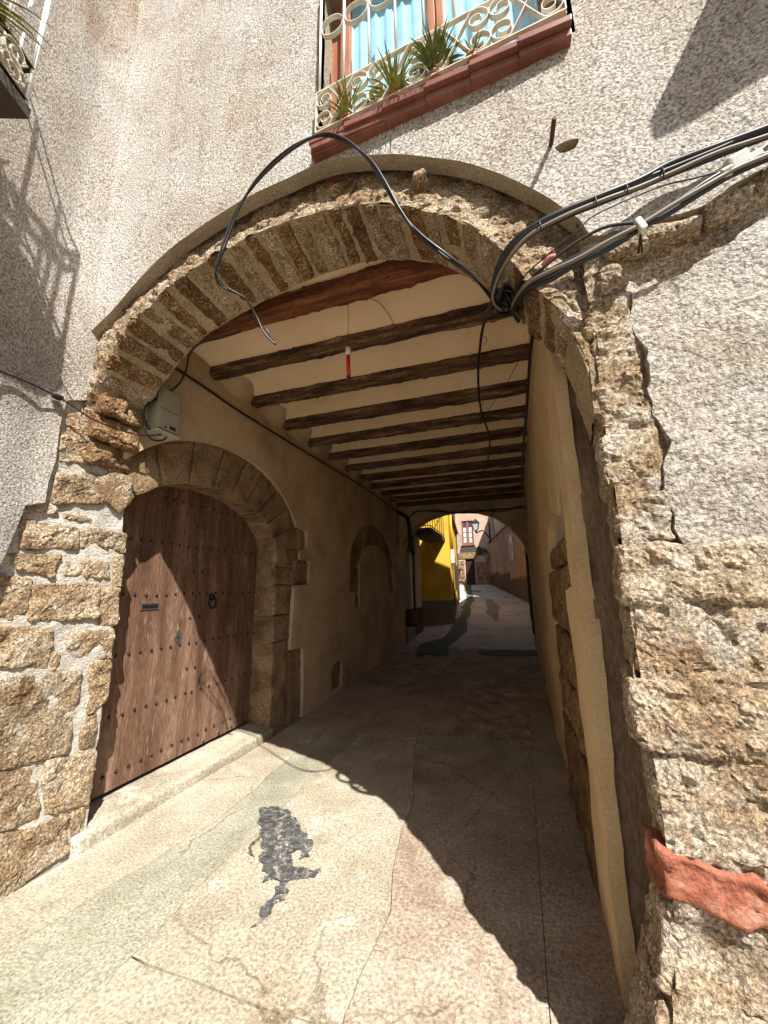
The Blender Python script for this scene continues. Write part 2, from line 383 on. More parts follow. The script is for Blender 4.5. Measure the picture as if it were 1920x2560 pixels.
MT['c3'] = mat('concrete_c', [(.26, .195, .14), (.36, .29, .22), (.44, .375, .30)], 2.0, 9, .9, grain=(55., .55, 1.28), speck=(58., .27, (.07, .03, .025), (.66, .58, .5)),
               stain=[((.19, .13, .085), 1.4, .53, .7, (1.2, .7, 1)), ((.44, .39, .32), 3.4, .59, .6, (1, 1, 1))], crack=(.8, .006), bumps=[(60., .5, .008), (9., .4, .03)])
MT['c4'] = mat('worn_cobbled_concrete', [(.18, .13, .095), (.36, .285, .22), (.56, .47, .38)], 5., 8, .9, grain=(35., .6, 1.3), speck=(45., .33, (.10, .07, .05), (.6, .5, .42)), bumps=[(35., .9, .02), (90., .7, .01)])
MT['cfar'] = mat('lane_concrete', [(.36, .31, .28), (.47, .42, .385), (.54, .50, .46)], 1.1, 8, .9, grain=(30., .8, 1.15), stain=((.24, .22, .16), .6, .56, .6, (1, 1, 1)), crack=(.45, .012), bumps=[(40., .5, .01), (6., .3, .02)])
MT['gbase'] = plain('dark_joint_bed', (.20, .165, .12), .95)
MT['tar'] = mat('black_tar', [(.024, .023, .022), (.052, .05, .048), (.10, .098, .093), (.32, .29, .24)], 22., 8, .85, grain=(90., .5, 1.6), stain=((.40, .36, .28), 26., .56, .95, (1, 1, 1)), bumps=[(90., .6, .005)])
MT['green'] = mat('greenish_patch', [(.075, .085, .045), (.11, .12, .07), (.15, .155, .10)], 3., 6, .9, grain=(60., .7, 1.2), bumps=[(60., .5, .008)])
MT['greyp'] = mat('grey_patch', [(.17, .165, .17), (.23, .22, .225)], 3., 6, .9, grain=(60., .75, 1.2), bumps=[(60., .4, .008)])
MT['yellow'] = mat('yellow_paint', [(.50, .29, .025), (.58, .36, .035), (.62, .40, .05)], 1.6, 6, .85, grain=(30., .9, 1.06), stain=((.40, .24, .04), 1.2, .6, .6, (2, 2, .5)), bumps=[(40., .3, .006)])
MT['ydado'] = mat('grey_dado_render', [(.16, .14, .10), (.24, .21, .15)], 4., 6, .95, grain=(40., .7, 1.2), bumps=[(40., .8, .012)])
MT['white'] = mat('white_wall', [(.55, .48, .40), (.66, .60, .52)], 2., 6, .9, grain=(30., .88, 1.06), bumps=[(40., .3, .006)])
MT['dado'] = mat('rough_dark_dado', [(.10, .06, .035), (.17, .11, .07)], 7., 6, .95, bumps=[(20., .9, .03)])
MT['pinkw'] = mat('pink_grey_render', [(.42, .27, .18), (.54, .38, .27), (.58, .45, .35)], .9, 7, .95, stain=((.30, .27, .25), .8, .58, .9, (1, 1, 1)), grain=(14., .8, 1.12), bumps=[(14., .5, .03)])
MT['lwall'] = mat('brown_rough_render', [(.34, .20, .12), (.45, .29, .19), (.52, .37, .26)], .8, 7, .95, grain=(9., .65, 1.25), stain=((.46, .38, .27), .5, .58, .6, (1, 1, 1)), bumps=[(8., 1., .06), (25., .8, .03)])
MT['beige'] = mat('beige_render', [(.44, .33, .22), (.52, .41, .29)], .9, 6, .95, grain=(20., .85, 1.1), bumps=[(20., .4, .02)])
MT['dkwood'] = plain('dark_wood_door', (.03, .013, .009), .7)
MT['glassd'] = plain('dark_glass', (.05, .055, .06), .12, 0., .6)
MT['lace'] = plain('lace_curtain', (.55, .56, .58), .8)
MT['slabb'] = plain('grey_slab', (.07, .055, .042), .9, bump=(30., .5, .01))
MT['rooft'] = mat('roof_tiles', [(.25, .13, .08), (.36, .2, .13)], 5., 5, .9)
def glass():
    m = bpy.data.materials.new('window_glass'); m.use_nodes = True; nt = m.node_tree; nt.nodes.clear()
    o = nt.nodes.new('ShaderNodeOutputMaterial'); mx = nt.nodes.new('ShaderNodeMixShader'); tr = nt.nodes.new('ShaderNodeBsdfTransparent'); gl = nt.nodes.new('ShaderNodeBsdfGlossy')
    gl.inputs['Roughness'].default_value = .02; mx.inputs[0].default_value = .10; nt.links.new(tr.outputs[0], mx.inputs[1]); nt.links.new(gl.outputs[0], mx.inputs[2]); nt.links.new(mx.outputs[0], o.inputs[0]); return m
MT['glass'] = glass()
# ============================================================ STREET
street = None
def gsheet(name, xs, ys, mt, parent=None, lift=0.0, amp=0.0):
    X, Y = np.meshgrid(xs, ys, indexing='ij')
    Z = zg(Y) + lift
    V = np.stack([X, Y, Z], -1).reshape(-1, 3)
    return mesh(name, V, gridfaces(len(xs), len(ys), 0, True)[:, ::-1], mt, parent)
street = gsheet('street', [-80, -20, -6, -3, 0, 1, 4, 20, 80], sorted(set(_zgY[:-1] + [-20, 0, 2, 90])), MT['gbase'], None, -0.012)
street['kind'] = 'structure'
def line(pts, seed, amp=.02, freq=3.):
    """wandering joint: X as a function of Y"""
    pts = np.asarray(pts, float); ys = pts[:, 0]; xs = pts[:, 1]
    def f(Y):
        Y = np.asarray(Y, float)
        P = np.stack([Y * freq, np.full_like(Y, seed * 3.7), np.zeros_like(Y)], -1)
        return np.interp(Y, ys, xs) + fbm(P, 1., 3, .6, seed) * amp
    return f
def panel(f0, f1, y0, y1, mt, s0=0, s1=0, gap=.0022, nx=None, lift=0.0, tilt=0.0, jag=.02):
    """one poured concrete bay between two wandering joints"""
    wdt = float(abs(f1((y0 + y1) / 2) - f0((y0 + y1) / 2)))
    nx = max(3, int(wdt / .09)); ny = max(4, int((y1 - y0) / .07))
    u = np.linspace(0, 1, nx); v = np.linspace(0, 1, ny); U, Vv = np.meshgrid(u, v, indexing='ij')
    def yj(seed, X): return fbm(np.stack([X * 3., np.full_like(X, seed * 2.3 + .7), np.zeros_like(X)], -1), 1., 3, .6, seed) * jag
    Y = y0 + (y1 - y0) * Vv
    X = f0(Y) + gap + (f1(Y) - f0(Y) - 2 * gap) * U
    Y = Y + (1 - Vv) * (yj(s0, X) + gap) + Vv * (yj(s1, X) - gap)
    Z = zg(Y) + lift + tilt * (U - .5) + fbm(np.stack([X, Y, 0 * X], -1), 2.2, 4, .5, 4) * .004
    top = np.stack([X, Y, Z], -1); V = top.reshape(-1, 3); F = [tuple(q) for q in gridfaces(nx, ny)]
    # turned-down edges
    ring = [(i, 0) for i in range(nx)] + [(nx - 1, j) for j in range(1, ny)] + [(i, ny - 1) for i in range(nx - 2, -1, -1)] + [(0, j) for j in range(ny - 2, 0, -1)]
    o = len(V); k = len(ring); hi = np.array([top[i, j] for i, j in ring]); V = np.vstack([V, hi, hi - [0, 0, .03]])
    for a in range(k):
        b = (a + 1) % k; F.append((o + a, o + k + a, o + k + b, o + b))
    return mesh('concrete_slab', V, F, mt, street)
LX = line([(-60, -2.85), (0, -2.8), (2, -2.72), (4.3, -2.66), (9.3, -2.70), (13, -2.9), (14, -2.12), (22, -2.9), (34, -4.6), (60, -9)], 1, .006)
RX = line([(-60, .9), (1.5, .8), (2.2, .34), (9.3, .36), (14, .5), (20, .72), (33, -1.6), (60, -3)], 2, .006)
GL = line([(-60, -2.5), (0.9, -2.45), (2.6, -2.15), (4.4, -2.2)], 3, .02)         # gutter band along the door wall
GL2 = line([(-60, -1.2), (1.0, -1.78), (2.2, -1.75), (3.2, -1.8), (4.4, -1.75)], 4, .02)
MIDA = line([(-60, -.5), (1.2, -.66), (1.8, -.72), (2.2, -.74), (2.6, -.80), (3.2, -.86), (4.4, -1.1), (5.6, -1.25), (7.2, -1.35), (9.8, -1.0), (13, -1.0), (16.5, -1.2), (22, -1.7), (30, -3.0)], 5, .045, 2.4)
RJ = line([(-60, .0), (2.4, .01), (4.1, .035), (7, .11), (9.8, .16), (16, .2), (22, .1), (30, -1.9)], 6, .004)
MIDB = line([(5, -.75), (7.2, -.7), (9.8, -.45), (13, -.35), (16.5, -.7), (22, -1.2), (30, -2.6)], 7, .06, 2.)
panel(LX, GL, -6, 4.42, MT['c1'], 20, 10, lift=.002)
panel(GL, GL2, -6, 4.42, MT['c2'], 20, 10)
panel(GL2, MIDA, -6, 1.62, MT['c1'], 20, 11, jag=.03)
panel(GL2, MIDA, 1.62, 4.42, MT['c1'], 11, 10, lift=.001)
panel(MIDA, RJ, -6, 1.98, MT['c3'], 20, 12)
panel(MIDA, RJ, 1.98, 4.10, MT['c3'], 12, 10, lift=-.001)
panel(RJ, RX, -6, 4.10, MT['c3'], 20, 10)
panel(LX, MIDA, 4.42, 7.25, MT['c3'], 10, 13)
panel(MIDA, RJ, 4.10, 4.55, MT['c2'], 10, 10, lift=.001); panel(RJ, RX, 4.10, 4.55, MT['c2'], 10, 10)
panel(MIDA, MIDB, 4.55, 7.25, MT['c3'], 10, 13); panel(MIDB, RJ, 4.55, 5.9, MT['c4'], 10, 14); panel(MIDB, RJ, 5.9, 7.25, MT['c4'], 14, 13, lift=-.002)
panel(RJ, RX, 4.55, 5.9, MT['c3'], 10, 14); panel(RJ, RX, 5.9, 7.25, MT['c3'], 14, 13)
panel(LX, MIDA, 7.25, 9.9, MT['c4'], 13, 15); panel(MIDA, MIDB, 7.25, 9.9, MT['c3'], 13, 15); panel(MIDB, RJ, 7.25, 9.9, MT['c3'], 13, 15); panel(RJ, RX, 7.25, 9.9, MT['c3'], 13, 15)
panel(LX, MIDA, 9.9, 13.6, MT['cfar'], 15, 16); panel(MIDA, MIDB, 9.9, 13.0, MT['cfar'], 15, 16); panel(MIDB, RX, 9.9, 11.6, MT['cfar'], 15, 17); panel(MIDB, RX, 11.6, 14.2, MT['cfar'], 17, 18)
panel(MIDA, MIDB, 13.0, 16.6, MT['cfar'], 16, 16); panel(MIDB, RX, 14.2, 16.6, MT['cfar'], 18, 16)
panel(LX, MIDA, 13.6, 22, MT['cfar'], 16, 19); panel(MIDA, MIDB, 16.6, 22, MT['cfar'], 16, 19); panel(MIDB, RX, 16.6, 22, MT['cfar'], 16, 19)
panel(LX, RX, 22, 33.5, MT['cfar'], 19, 20)
def patch(name, px, mt, lift=.006, rough=.012, k=5, seed=0, zfun=None):
    """irregular skin of tar or filler lying on the street, outline read off the picture"""
    P = np.array([ong(x, y)[:2] for x, y in px]); Q = []
    n = len(P)
    for i in range(n):
        for t in range(k): Q.append(P[i] + (P[(i + 1) % n] - P[i]) * t / k)
    Q = np.array(Q); sc = np.linalg.norm(np.ptp(P, axis=0))
    D = np.stack([Q[:, 0], Q[:, 1], 0 * Q[:, 0]], -1)
    Q = Q + np.stack([fbm(D, 14. / max(sc, .3), 5, .65, seed), fbm(D, 14. / max(sc, .3), 5, .65, seed + 9)], -1) * rough * sc
    def to3(V): return np.stack([V[:, 0], V[:, 1], zg(V[:, 1]) + lift + fbm(np.stack([V[:, 0], V[:, 1], 0 * V[:, 0]], -1), 2.2, 4, .5, 4) * .004], -1)
    o = sheet(name, [tuple(q) for q in Q], [], to3, mt, street, step=max(.012, sc / 70))
    return o
c3 = lambda L: [(x / 1.659, 1900 + y / 1.659) for x, y in L]
TAR = [(1080,205),(1150,195),(1200,215),(1240,260),(1245,300),(1285,330),(1300,360),(1290,420),(1255,425),(1262,390),(1250,370),(1218,385),(1210,430),(1232,450),(1325,468),(1270,510),(1215,505),(1180,530),(1195,560),(1180,590),(1140,610),(1100,660),(1060,700),(1035,720),(1080,650),(1110,610),(1125,570),(1150,530),(1165,510),(1130,480),(1095,510),(1100,440),(1090,400),(1085,330),(1050,370),(1035,440),(1020,405),(1050,350),(1090,300),(1075,250)]
patch('tar_patch', c3(TAR), MT['tar'], .0075, .020, 14, 3)
c7 = lambda L: [(940 + x / 3.95, 1230 + y / 3.95) for x, y in L]
patch('filler_strip', c7([(880,1030),(950,1025),(972,1075),(965,1130),(940,1230),(880,1360),(800,1450),(740,1540),(790,1560),(740,1625),(470,1600),(480,1510),(600,1460),(720,1370),(790,1310),(730,1290),(760,1260),(830,1255),(880,1160),(890,1080)]), MT['green'], .02, .006, 5, 8)
patch('filler_strip', c7([(1085,1060),(1150,1065),(1225,1140),(1210,1240),(1180,1280),(1100,1180)]), MT['greyp'], .02, .01, 5, 12)
patch('filler_strip', c7([(980,1575),(1250,1560),(1600,1570),(1600,1622),(1200,1622),(1060,1610)]), MT['green'], .012, .006, 5, 15)
patch('filler_strip', c7([(395,1605),(465,1603),(468,1622),(400,1624)]), MT['tar'], .012, .005, 3, 19)
tag(bevbox('drain_cover', -2.75, -2.1, 26.6, 27.3, 1.38, 1.405, MT['iron'], None, .006), 'dark iron drain cover set in the lane before the pink house', 'drain cover')

def jag(pl, amp, k=6, seed=0, closed=True):
    P = np.array(pl, float); n = len(P); Q = []
    for i in range(n if closed else n - 1):
        for t in range(k): Q.append(P[i] + (P[(i + 1) % n] - P[i]) * t / k)
    Q = np.array(Q); D = np.stack([Q[:, 0], Q[:, 1], 0 * Q[:, 0] + seed], -1)
    return [tuple(q) for q in Q + np.stack([fbm(D, 9., 3, .6, seed), fbm(D, 9., 3, .6, seed + 5)], -1) * amp]

# ============================================================ ARCHED HOUSE
house = thing('arched_house', 'stuccoed house carried over the lane on a rough stone arch', 'house', (-1.15, 1.6, 0))
AC = np.array([-1.15, 2.40])                          # polar centre of the arch profile (x, z)
PX_F = [(238,959),(267,909),(304,841),(367,778),(430,712),(493,669),(557,633),(647,583),(738,552),(828,525),(890,516),(960,514),(1053,530),(1116,545),(1201,585),(1260,640),(1323,715),(1380,765),(1429,841),(1467,930),(1482,1066)]
PX_B = [(312,1120),(390,990),(520,839),(610,785),(700,740),(830,683),(960,654),(1100,665),(1215,735),(1330,840),(1391,902),(1442,1021),(1470,1117)]
PX_O = [(180,1045),(190,996),(198,948),(205,905),(220,857),(275,785),(353,690),(432,612),(560,528),(700,455),(810,405),(900,388),(984,385),(1080,392),(1157,405),(1270,445),(1388,508),(1450,550),(1481,585)]
def polar(pl, off):
    P = np.array([fac(x, y, off) for x, y in pl]); d = P[:, [0, 2]] - AC
    th = np.degrees(np.arctan2(d[:, 1], d[:, 0])); r = np.hypot(d[:, 0], d[:, 1]); o = np.argsort(th)
    return th[o], r[o]
OFS, OFB = .02, .40
tF, rF = polar(PX_F, OFS); tB, rB = polar(PX_B, OFB); tO, rO = polar(PX_O, 0.)
def smooth_r(t, r):
    g = np.linspace(-10, 190, 401); v = np.interp(g, t, r); k = np.hanning(15); k /= k.sum()
    return g, np.convolve(np.pad(v, 7, 'edge'), k, 'valid')
gF = smooth_r(tF, rF); gB = smooth_r(tB, rB)
RF = lambda t: np.interp(t, *gF); RB = lambda t: np.interp(t, *gB); RO = lambda t: np.interp(t, tO, rO)
TH0, TH1 = 9.0, 172.0
def arch_pt(t, dr, s):
    """t degrees, dr above the intrados, s 0 front .. 1 back"""
    a = math.radians(t); r = (1 - s) * RF(t) + s * RB(t) + dr
    X = AC[0] + r * math.cos(a); return np.array([X, float(Yf(X)) + OFS + (OFB - OFS) * s, AC[1] + r * math.sin(a)])
arch = None
# mortar core of the arch (soffit, face ring and the wall above on the passage side)
nt_, ns = 260, 26
core = []
ths = np.linspace(-6, 184, nt_)
V = np.array([[arch_pt(t, .011, s) for s in np.linspace(.0, 1, ns)] for t in ths]).reshape(-1, 3)
a_ = np.radians(np.repeat(ths, ns)); nn = np.stack([np.cos(a_), 0 * a_, np.sin(a_)], -1)
V = V + nn * (fbm(V, 11., 5, .6, 2) * .007)[:, None]
core.append((V, [tuple(q) for q in gridfaces(nt_, ns)]))
nr = 44
V = np.array([[arch_pt(t, .005 + q, .26 * (1 - .9 * min(max((t - 112) / 38., 0), 1)) * min(q / .24, 1.) ** 1.3) for q in np.linspace(0, .55, nr)] for t in ths]).reshape(-1, 3)
V[:, 1] += fbm(V, 8., 5, .6, 6) * .024 + np.maximum(fbm(V, 26., 2, .5, 66) - .3, 0) * .03
ringV, ringF = V, [tuple(q) for q in gridfaces(nt_, nr, 0, True)]
V = np.array([[arch_pt(t, .014 + q, 1) for q in np.linspace(0, 1.1, 6)] for t in ths]).reshape(-1, 3)
core.append((V, [tuple(q) for q in gridfaces(nt_, 6)]))
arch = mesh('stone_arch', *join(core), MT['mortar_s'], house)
mesh('arch_face', ringV, ringF, MT['stone'], arch, False)
# voussoirs: thin slabs on edge, mortar almost as wide between them
random.seed(21)
t = TH1; k = 0
while t > TH0:
    step_ = random.uniform(3.0, 4.6); gapd = random.uniform(.9, 1.9)
    a0 = t - step_ / 2 + random.uniform(-.2, .2); w0 = step_; t -= step_ + gapd
    if a0 < TH0: break
    hgt = float(RO(a0) - RF(a0)) + random.uniform(.02, .07)
    if a0 < 55: hgt = random.uniform(.26, .34)
    lean = random.uniform(-.8, .8)
    pr = random.uniform(-.008, .006)
    P8 = []
    for i in (0, 1):
        for j in (0, 1):
            for q in (0, 1):
                tt = a0 + (w0 / 2) * (1 if i else -1) * (1.0 if j == 0 else .92) + lean * j
                P8.append(arch_pt(tt, (pr if q == 0 else hgt), ((.36 * (1 - .8 * min(max((a0 - 112) / 38., 0), 1)) if q else .0) + random.uniform(-.05, .04) if j == 0 else .97)))
    m_ = MT['stone_red'] if random.random() < .55 else MT['stone']
    rough_hexa('voussoir', P8, m_, arch, res=.014, rad=.012, amp=.008, freq=34., wob=.010, seed=k); k += 1
# loose lumps of rubble on the arch face
random.seed(4)
for (x, y, sx, sz, st) in [(1050, 440, .07, .055, .07), (900, 470, .10, .05, .03), (830, 455, .05, .035, .04), (1180, 520, .14, .06, .035), (1290, 560, .10, .07, .04), (1350, 620, .12, .05, .05),
                           (760, 500, .09, .05, .025), (640, 555, .08, .045, .03), (540, 600, .09, .04, .035), (470, 640, .07, .05, .03), (1010, 500, .11, .05, .025), (1110, 500, .08, .05, .03), (1230, 590, .08, .05, .035), (1400, 680, .10, .06, .05)]:
    c = fac(x, y, OFS); c = np.array(c); r_ = .3
    st = st * (.85 if x == 1050 else .25); sx *= 1.25; sz *= 1.2
    P8 = [c + np.array([sx * (i - .5) * random.uniform(.8, 1.2), (.10 if q else -st + .035), sz * (j - .5) * random.uniform(.8, 1.2) + (i - .5) * .25 * sz]) for i in (0, 1) for j in (0, 1) for q in (1, 0)]
    rough_hexa('rubble_stone', P8, MT['stone'], arch, res=.011, rad=.03, amp=.006, freq=34., wob=.012, seed=int(x))

# --- right pier: quoins up the corner, rubble and stucco beyond
pier_r = None
def pier_warp(W):
    W = W.copy(); k = np.clip((.62 - W[:, 2]) / .62, 0, 1) ** 1.4
    fr = np.clip((1.97 - W[:, 1]) / .22, 0, 1)
    W[:, 0] -= k * .24; W[:, 1] -= k * .22 * fr
    bul = np.clip(1 - np.abs(W[:, 2] - .95) / .5, 0, 1)
    W[:, 1] -= bul * .03 * fr
    return W
def Ypier(X): return Yf(X) + OFS - np.maximum(np.asarray(X) - .75, 0) * .12
xs = np.concatenate([np.linspace(.375, 1.35, 90), np.linspace(1.45, 4.2, 8)]); zs = np.linspace(-.05, 3.25, 290)
X, Z = np.meshgrid(xs, zs, indexing='ij')
V = np.stack([X, Ypier(X) + .004, Z], -1).reshape(-1, 3)
V[:, 1] += .03 * (np.clip((V[:, 0] - .50) / .06, 0, 1) * np.clip((V[:, 2] - 1.70) / .05, 0, 1) * np.clip((2.98 - V[:, 2]) / .05, 0, 1))
V[:, 1] -= fbm(V, 5., 6, .6, 13) * .018 - np.maximum(fbm(V, 24., 2, .5, 67) - .25, 0) * .03
core = [(V, [tuple(q) for q in gridfaces(len(xs), len(zs))])]
ys_ = np.linspace(0, 1, 14)
V = np.array([[(.375 + .045 * s, float(Ypier(.375)) + .004 + (.325) * s, z) for z in zs] for s in ys_]).reshape(-1, 3)
V[:, 0] += fbm(V, 6., 5, .6, 15) * .016
core.append((V, [tuple(q) for q in gridfaces(14, len(zs), 0, True)]))
V, F = join(core); pier_r = mesh('stone_pier', pier_warp(V), F, MT['pstone'], house, False)
random.seed(5)
zc = [0.02, .24, .45, .68, .82, 1.07, 1.30, 1.53, 1.74, 1.93, 2.16, 2.38, 2.56, 2.70]
for i in range(len(zc) - 1):
    z0, z1 = zc[i] + .008, zc[i + 1] - .008
    if abs(zc[i] - .68) < .01: continue
    wd = random.choice([.30, .42, .36, .5]) if z0 < 1.7 else random.choice([.13, .17, .15])
    x0 = .352 + random.uniform(-.02, .022); pr = random.uniform(-.010, .012)
    P8 = []
    for q in (0, 1):
        for j in (0, 1):
            for k2 in (0, 1):
                x_ = (x0 + random.uniform(-.008, .008) + (.045 if j else 0)) if q == 0 else x0 + wd
                y_ = float(Ypier(x_)) - pr if j == 0 else float(Ypier(.36)) + .31 + random.uniform(-.01, .0)
                P8.append((x_, y_, (z0 if k2 == 0 else z1) + random.uniform(-.012, .012) * (2.2 if q else 1)))
    rough_hexa('quoin', P8, MT['pstone'], pier_r, res=.0105, rad=.022, amp=.010, freq=30., wob=.012, seed=100 + i, warp=pier_warp, cap=44)
# rubble beyond the corner in the lower wall
for (x0, x1, z0, z1) in [(.80, 1.12, 1.40, 1.68), (.86, 1.25, 1.12, 1.37), (.72, .98, .90, 1.09), (1.0, 1.4, .88, 1.1), (.75, .83, 1.42, 1.58), (.85, 1.3, .42, .70), (.9, 1.3, .05, .40), (1.15, 1.5, 1.42, 1.66), (1.3, 1.7, 1.12, 1.38)]:
    P8 = [(x + random.uniform(-.02, .02), float(Ypier(x)) + (-.022 + random.uniform(-.01, .01) if j == 0 else .1), z + random.uniform(-.015, .015)) for x in (x0, x1) for j in (0, 1) for z in (z0, z1)]
    rough_hexa('rubble_stone', P8, MT['pstone'], pier_r, res=.012, rad=.03, amp=.011, freq=28., wob=.024, seed=int(x0 * 99 + z0 * 7), warp=pier_warp)
# red brick course
for x0, x1 in [(.345, .62), (.625, 1.02), (1.025, 1.5)]:
    P8 = [(x, float(Ypier(x)) + (-.032 if j == 0 else .1), z + .008 * math.sin(9 * x) - .045 * min(max((x - .33) / .2, 0), 1)) for x in (x0, x1) for j in (0, 1) for z in (.705, .835)]
    rough_hexa('brick', P8, MT['red'], pier_r, res=.011, rad=.016, amp=.007, freq=34., wob=.016, seed=int(x0 * 50), warp=pier_warp, smooth=True)
for x0, x1, z0, z1, pr in [(.46, .60, 2.87, 2.95, .03), (.60, .76, 2.89, 2.95, .04), (.78, .92, 2.92, 2.99, .04), (.94, 1.10, 2.97, 3.04, .04), (.42, .50, 2.74, 2.85, .02), (.42, .50, 2.60, 2.72, .015)]:
    P8 = [(x + random.uniform(-.02, .02), float(Ypier(x)) + (-pr + random.uniform(-.01, .01) if j == 0 else .08), z + random.uniform(-.015, .015)) for x in (x0, x1) for j in (0, 1) for z in (z0, z1)]
    rough_hexa('rubble_stone', P8, MT['pstone'], pier_r, res=.011, rad=.025, amp=.010, freq=30., wob=.015, seed=int(x0 * 99 + z0 * 7))
# lower stucco coat right of the exposed corner
def low_to3(V): 
    X = V[:, 0]; W = np.stack([X, Ypier(X) + .003, V[:, 1]], -1); W[:, 1] -= fbm(W, 4., 5, .55, 41) * .013; return W
lowp = [(.52, 2.72), (.50, 2.6), (.535, 2.45), (.52, 2.25), (.55, 2.1), (.53, 1.95), (.545, 1.80), (.56, 1.70), (.72, 1.72), (.95, 1.69), (1.3, 1.72), (4.2, 1.7), (4.2, 3.2), (1.25, 2.98), (1.05, 2.90), (.92, 2.86), (.80, 2.80), (.66, 2.74)]
def thick(o, d, n):
    """give a thin coat its thickness: copy pushed back along n, rim closed"""
    bm = bmesh.new(); bm.from_mesh(o.data)
    be = [e for e in bm.edges if len(e.link_faces) == 1]
    r = bmesh.ops.extrude_edge_only(bm, edges=be)
    for v in r['geom']:
        if isinstance(v, bmesh.types.BMVert): v.co += Vector(n) * d
    bmesh.ops.recalc_face_normals(bm, faces=bm.faces)
    bmesh.ops.split_edges(bm, edges=[e for e in be if e.is_valid])
    bm.to_mesh(o.data); bm.free(); return o
thick(sheet('lower_stucco', jag(lowp, .018, 10, 3), [], low_to3, MT['stucco2'], house, step=.05), .05, (0, 1, 0))

# --- upper stucco front with window opening
WIN_L, WIN_R = float(fac(792, 250)[0]), float(fac(1432, 30)[0])
SILL_Z = float(fac(787, 343, -.075)[2])
_o = [tuple(AC + RO(t_) * np.array([math.cos(math.radians(t_)), math.sin(math.radians(t_))])) for t_ in np.linspace(tO[-1], tO[0], 46)]
front = _o[:-1] + jag([_o[-1], (.47, 2.99), (.62, 2.965), (.80, 3.0), (.95, 3.05), (1.15, 3.10), (1.6, 3.2), (4.2, 3.4)], .022, 8, 21, False) + [(4.2, 8.6), (-2.95, 8.6), (-2.95, 2.70)]
win = [(WIN_L, SILL_Z), (WIN_R, SILL_Z), (WIN_R, SILL_Z + 1.55), (WIN_L, SILL_Z + 1.55)]
pk = fac(1418, 368); hole = [(pk[0] + .045 * math.cos(q) * (1 + .2 * math.sin(3 * q)), pk[2] + .036 * math.sin(q) * (1 + .2 * math.cos(2 * q))) for q in np.linspace(0, 6.1, 12)]
def yplane(X): return Yf(X) - np.maximum(X - .75, 0) * .10
def front_to3(V):
    X = V[:, 0]; Y = yplane(X).copy(); W = np.stack([X, Y, V[:, 1]], -1)
    W[:, 1] -= fbm(W, 1.6, 4, .5, 8) * .010
    c = np.clip((-2.45 - X) / .35, 0, 1); W[:, 1] -= c ** 2 * .05           # rounded into the neighbour's corner
    return W
fo = sheet('front_wall', front, [win, hole], front_to3, MT['stucco'], house, step=.06)
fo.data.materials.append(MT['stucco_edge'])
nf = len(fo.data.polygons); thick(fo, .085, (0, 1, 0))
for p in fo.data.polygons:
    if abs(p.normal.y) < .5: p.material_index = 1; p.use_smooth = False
V, F = box(hx0 := pk[0] - .06, pk[0] + .06, float(Yf(pk[0])) + .12, float(Yf(pk[0])) + .16, pk[2] - .09, pk[2] + .09)
mesh('putlog_hole', V, F, MT['beam'], house, False)
# rest of the building: roof, back and side so that it shades the lane
V, F = join([box(-7.2, 4.25, 1.2, 9.85, 8.6, 8.75), box(4.2, 4.3, 1.2, 9.8, -.1, 8.6)]); mesh('roof', V, F, MT['rooft'], house, False)

# --- passage: left wall with door surround and blind arch let in
TX = -2.70
def ell(cy, cz, a, b, t0, t1, n): return [(cy + a * math.cos(math.radians(q)), cz + b * math.sin(math.radians(q))) for q in np.linspace(t0, t1, n)]
d_out = [(4.56, 2.10)] + ell(3.20, 2.10, 1.38, .95, 3, 149, 30)
door_hole = [(2.02, 2.58), (2.02, -.1), (4.60, -.1), (4.74, -.1), (4.72, .86), (4.42, .87), (4.44, 1.30), (4.46, 1.66), (4.83, 1.68), (4.86, 1.90), (4.88, 2.00), (4.58, 2.01), (4.58, 2.14), (4.76, 2.16), (4.76, 2.42), (4.50, 2.43)] + ell(3.20, 2.10, 1.38, .95, 20, 149, 30)
b_out = [(6.28, 1.55), (6.52, 1.55), (6.52, 1.28), (6.72, 1.28), (6.74, 2.0)] + ell(7.62, 2.0, .88, .50, 176, 4, 16) + [(8.52, 1.5), (8.86, 1.5), (8.90, 2.05)] + ell(7.58, 2.05, 1.32, .85, 2, 178, 24)
small = [(5.55, .10), (5.95, .12), (5.95, .50), (5.58, .48)]
def left_to3(V): return np.stack([np.full(len(V), TX), V[:, 0], V[:, 1]], -1) + np.stack([fbm(np.stack([0 * V[:, 0], V[:, 0], V[:, 1]], -1), 1.2, 4, .5, 9) * .014, 0 * V[:, 0], 0 * V[:, 0]], -1)
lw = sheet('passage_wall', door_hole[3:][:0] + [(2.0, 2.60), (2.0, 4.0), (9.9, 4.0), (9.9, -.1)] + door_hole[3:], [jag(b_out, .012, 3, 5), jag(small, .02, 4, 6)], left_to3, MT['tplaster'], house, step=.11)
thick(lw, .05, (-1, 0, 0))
# masonry showing through
def wall_stone(pts4, x_front, depth, m_, parent, seed, name='stone', res=.02, rad=.02, amp=.006, wob=.01, push=0.0):
    """quad (y,z)*4 -> stone whose face lies at x_front"""
    a, b, c, d = pts4                                  # bl, br, tr, tl
    P8 = [(x, *p) for x in (x_front - depth, x_front + push) for (p, q) in ((a, d), (b, c)) for p in (p, q)]
    P8 = np.array([P8[0], P8[1], P8[2], P8[3], P8[4], P8[5], P8[6], P8[7]])
    return rough_hexa(name, P8, m_, parent, res=res, rad=rad, amp=amp, freq=24., wob=wob, seed=seed)
dsur = mesh('door_surround', *box(-3.02, -2.985, 2.03, 4.95, -.1, 3.1), MT['mortar_s'], house, False)
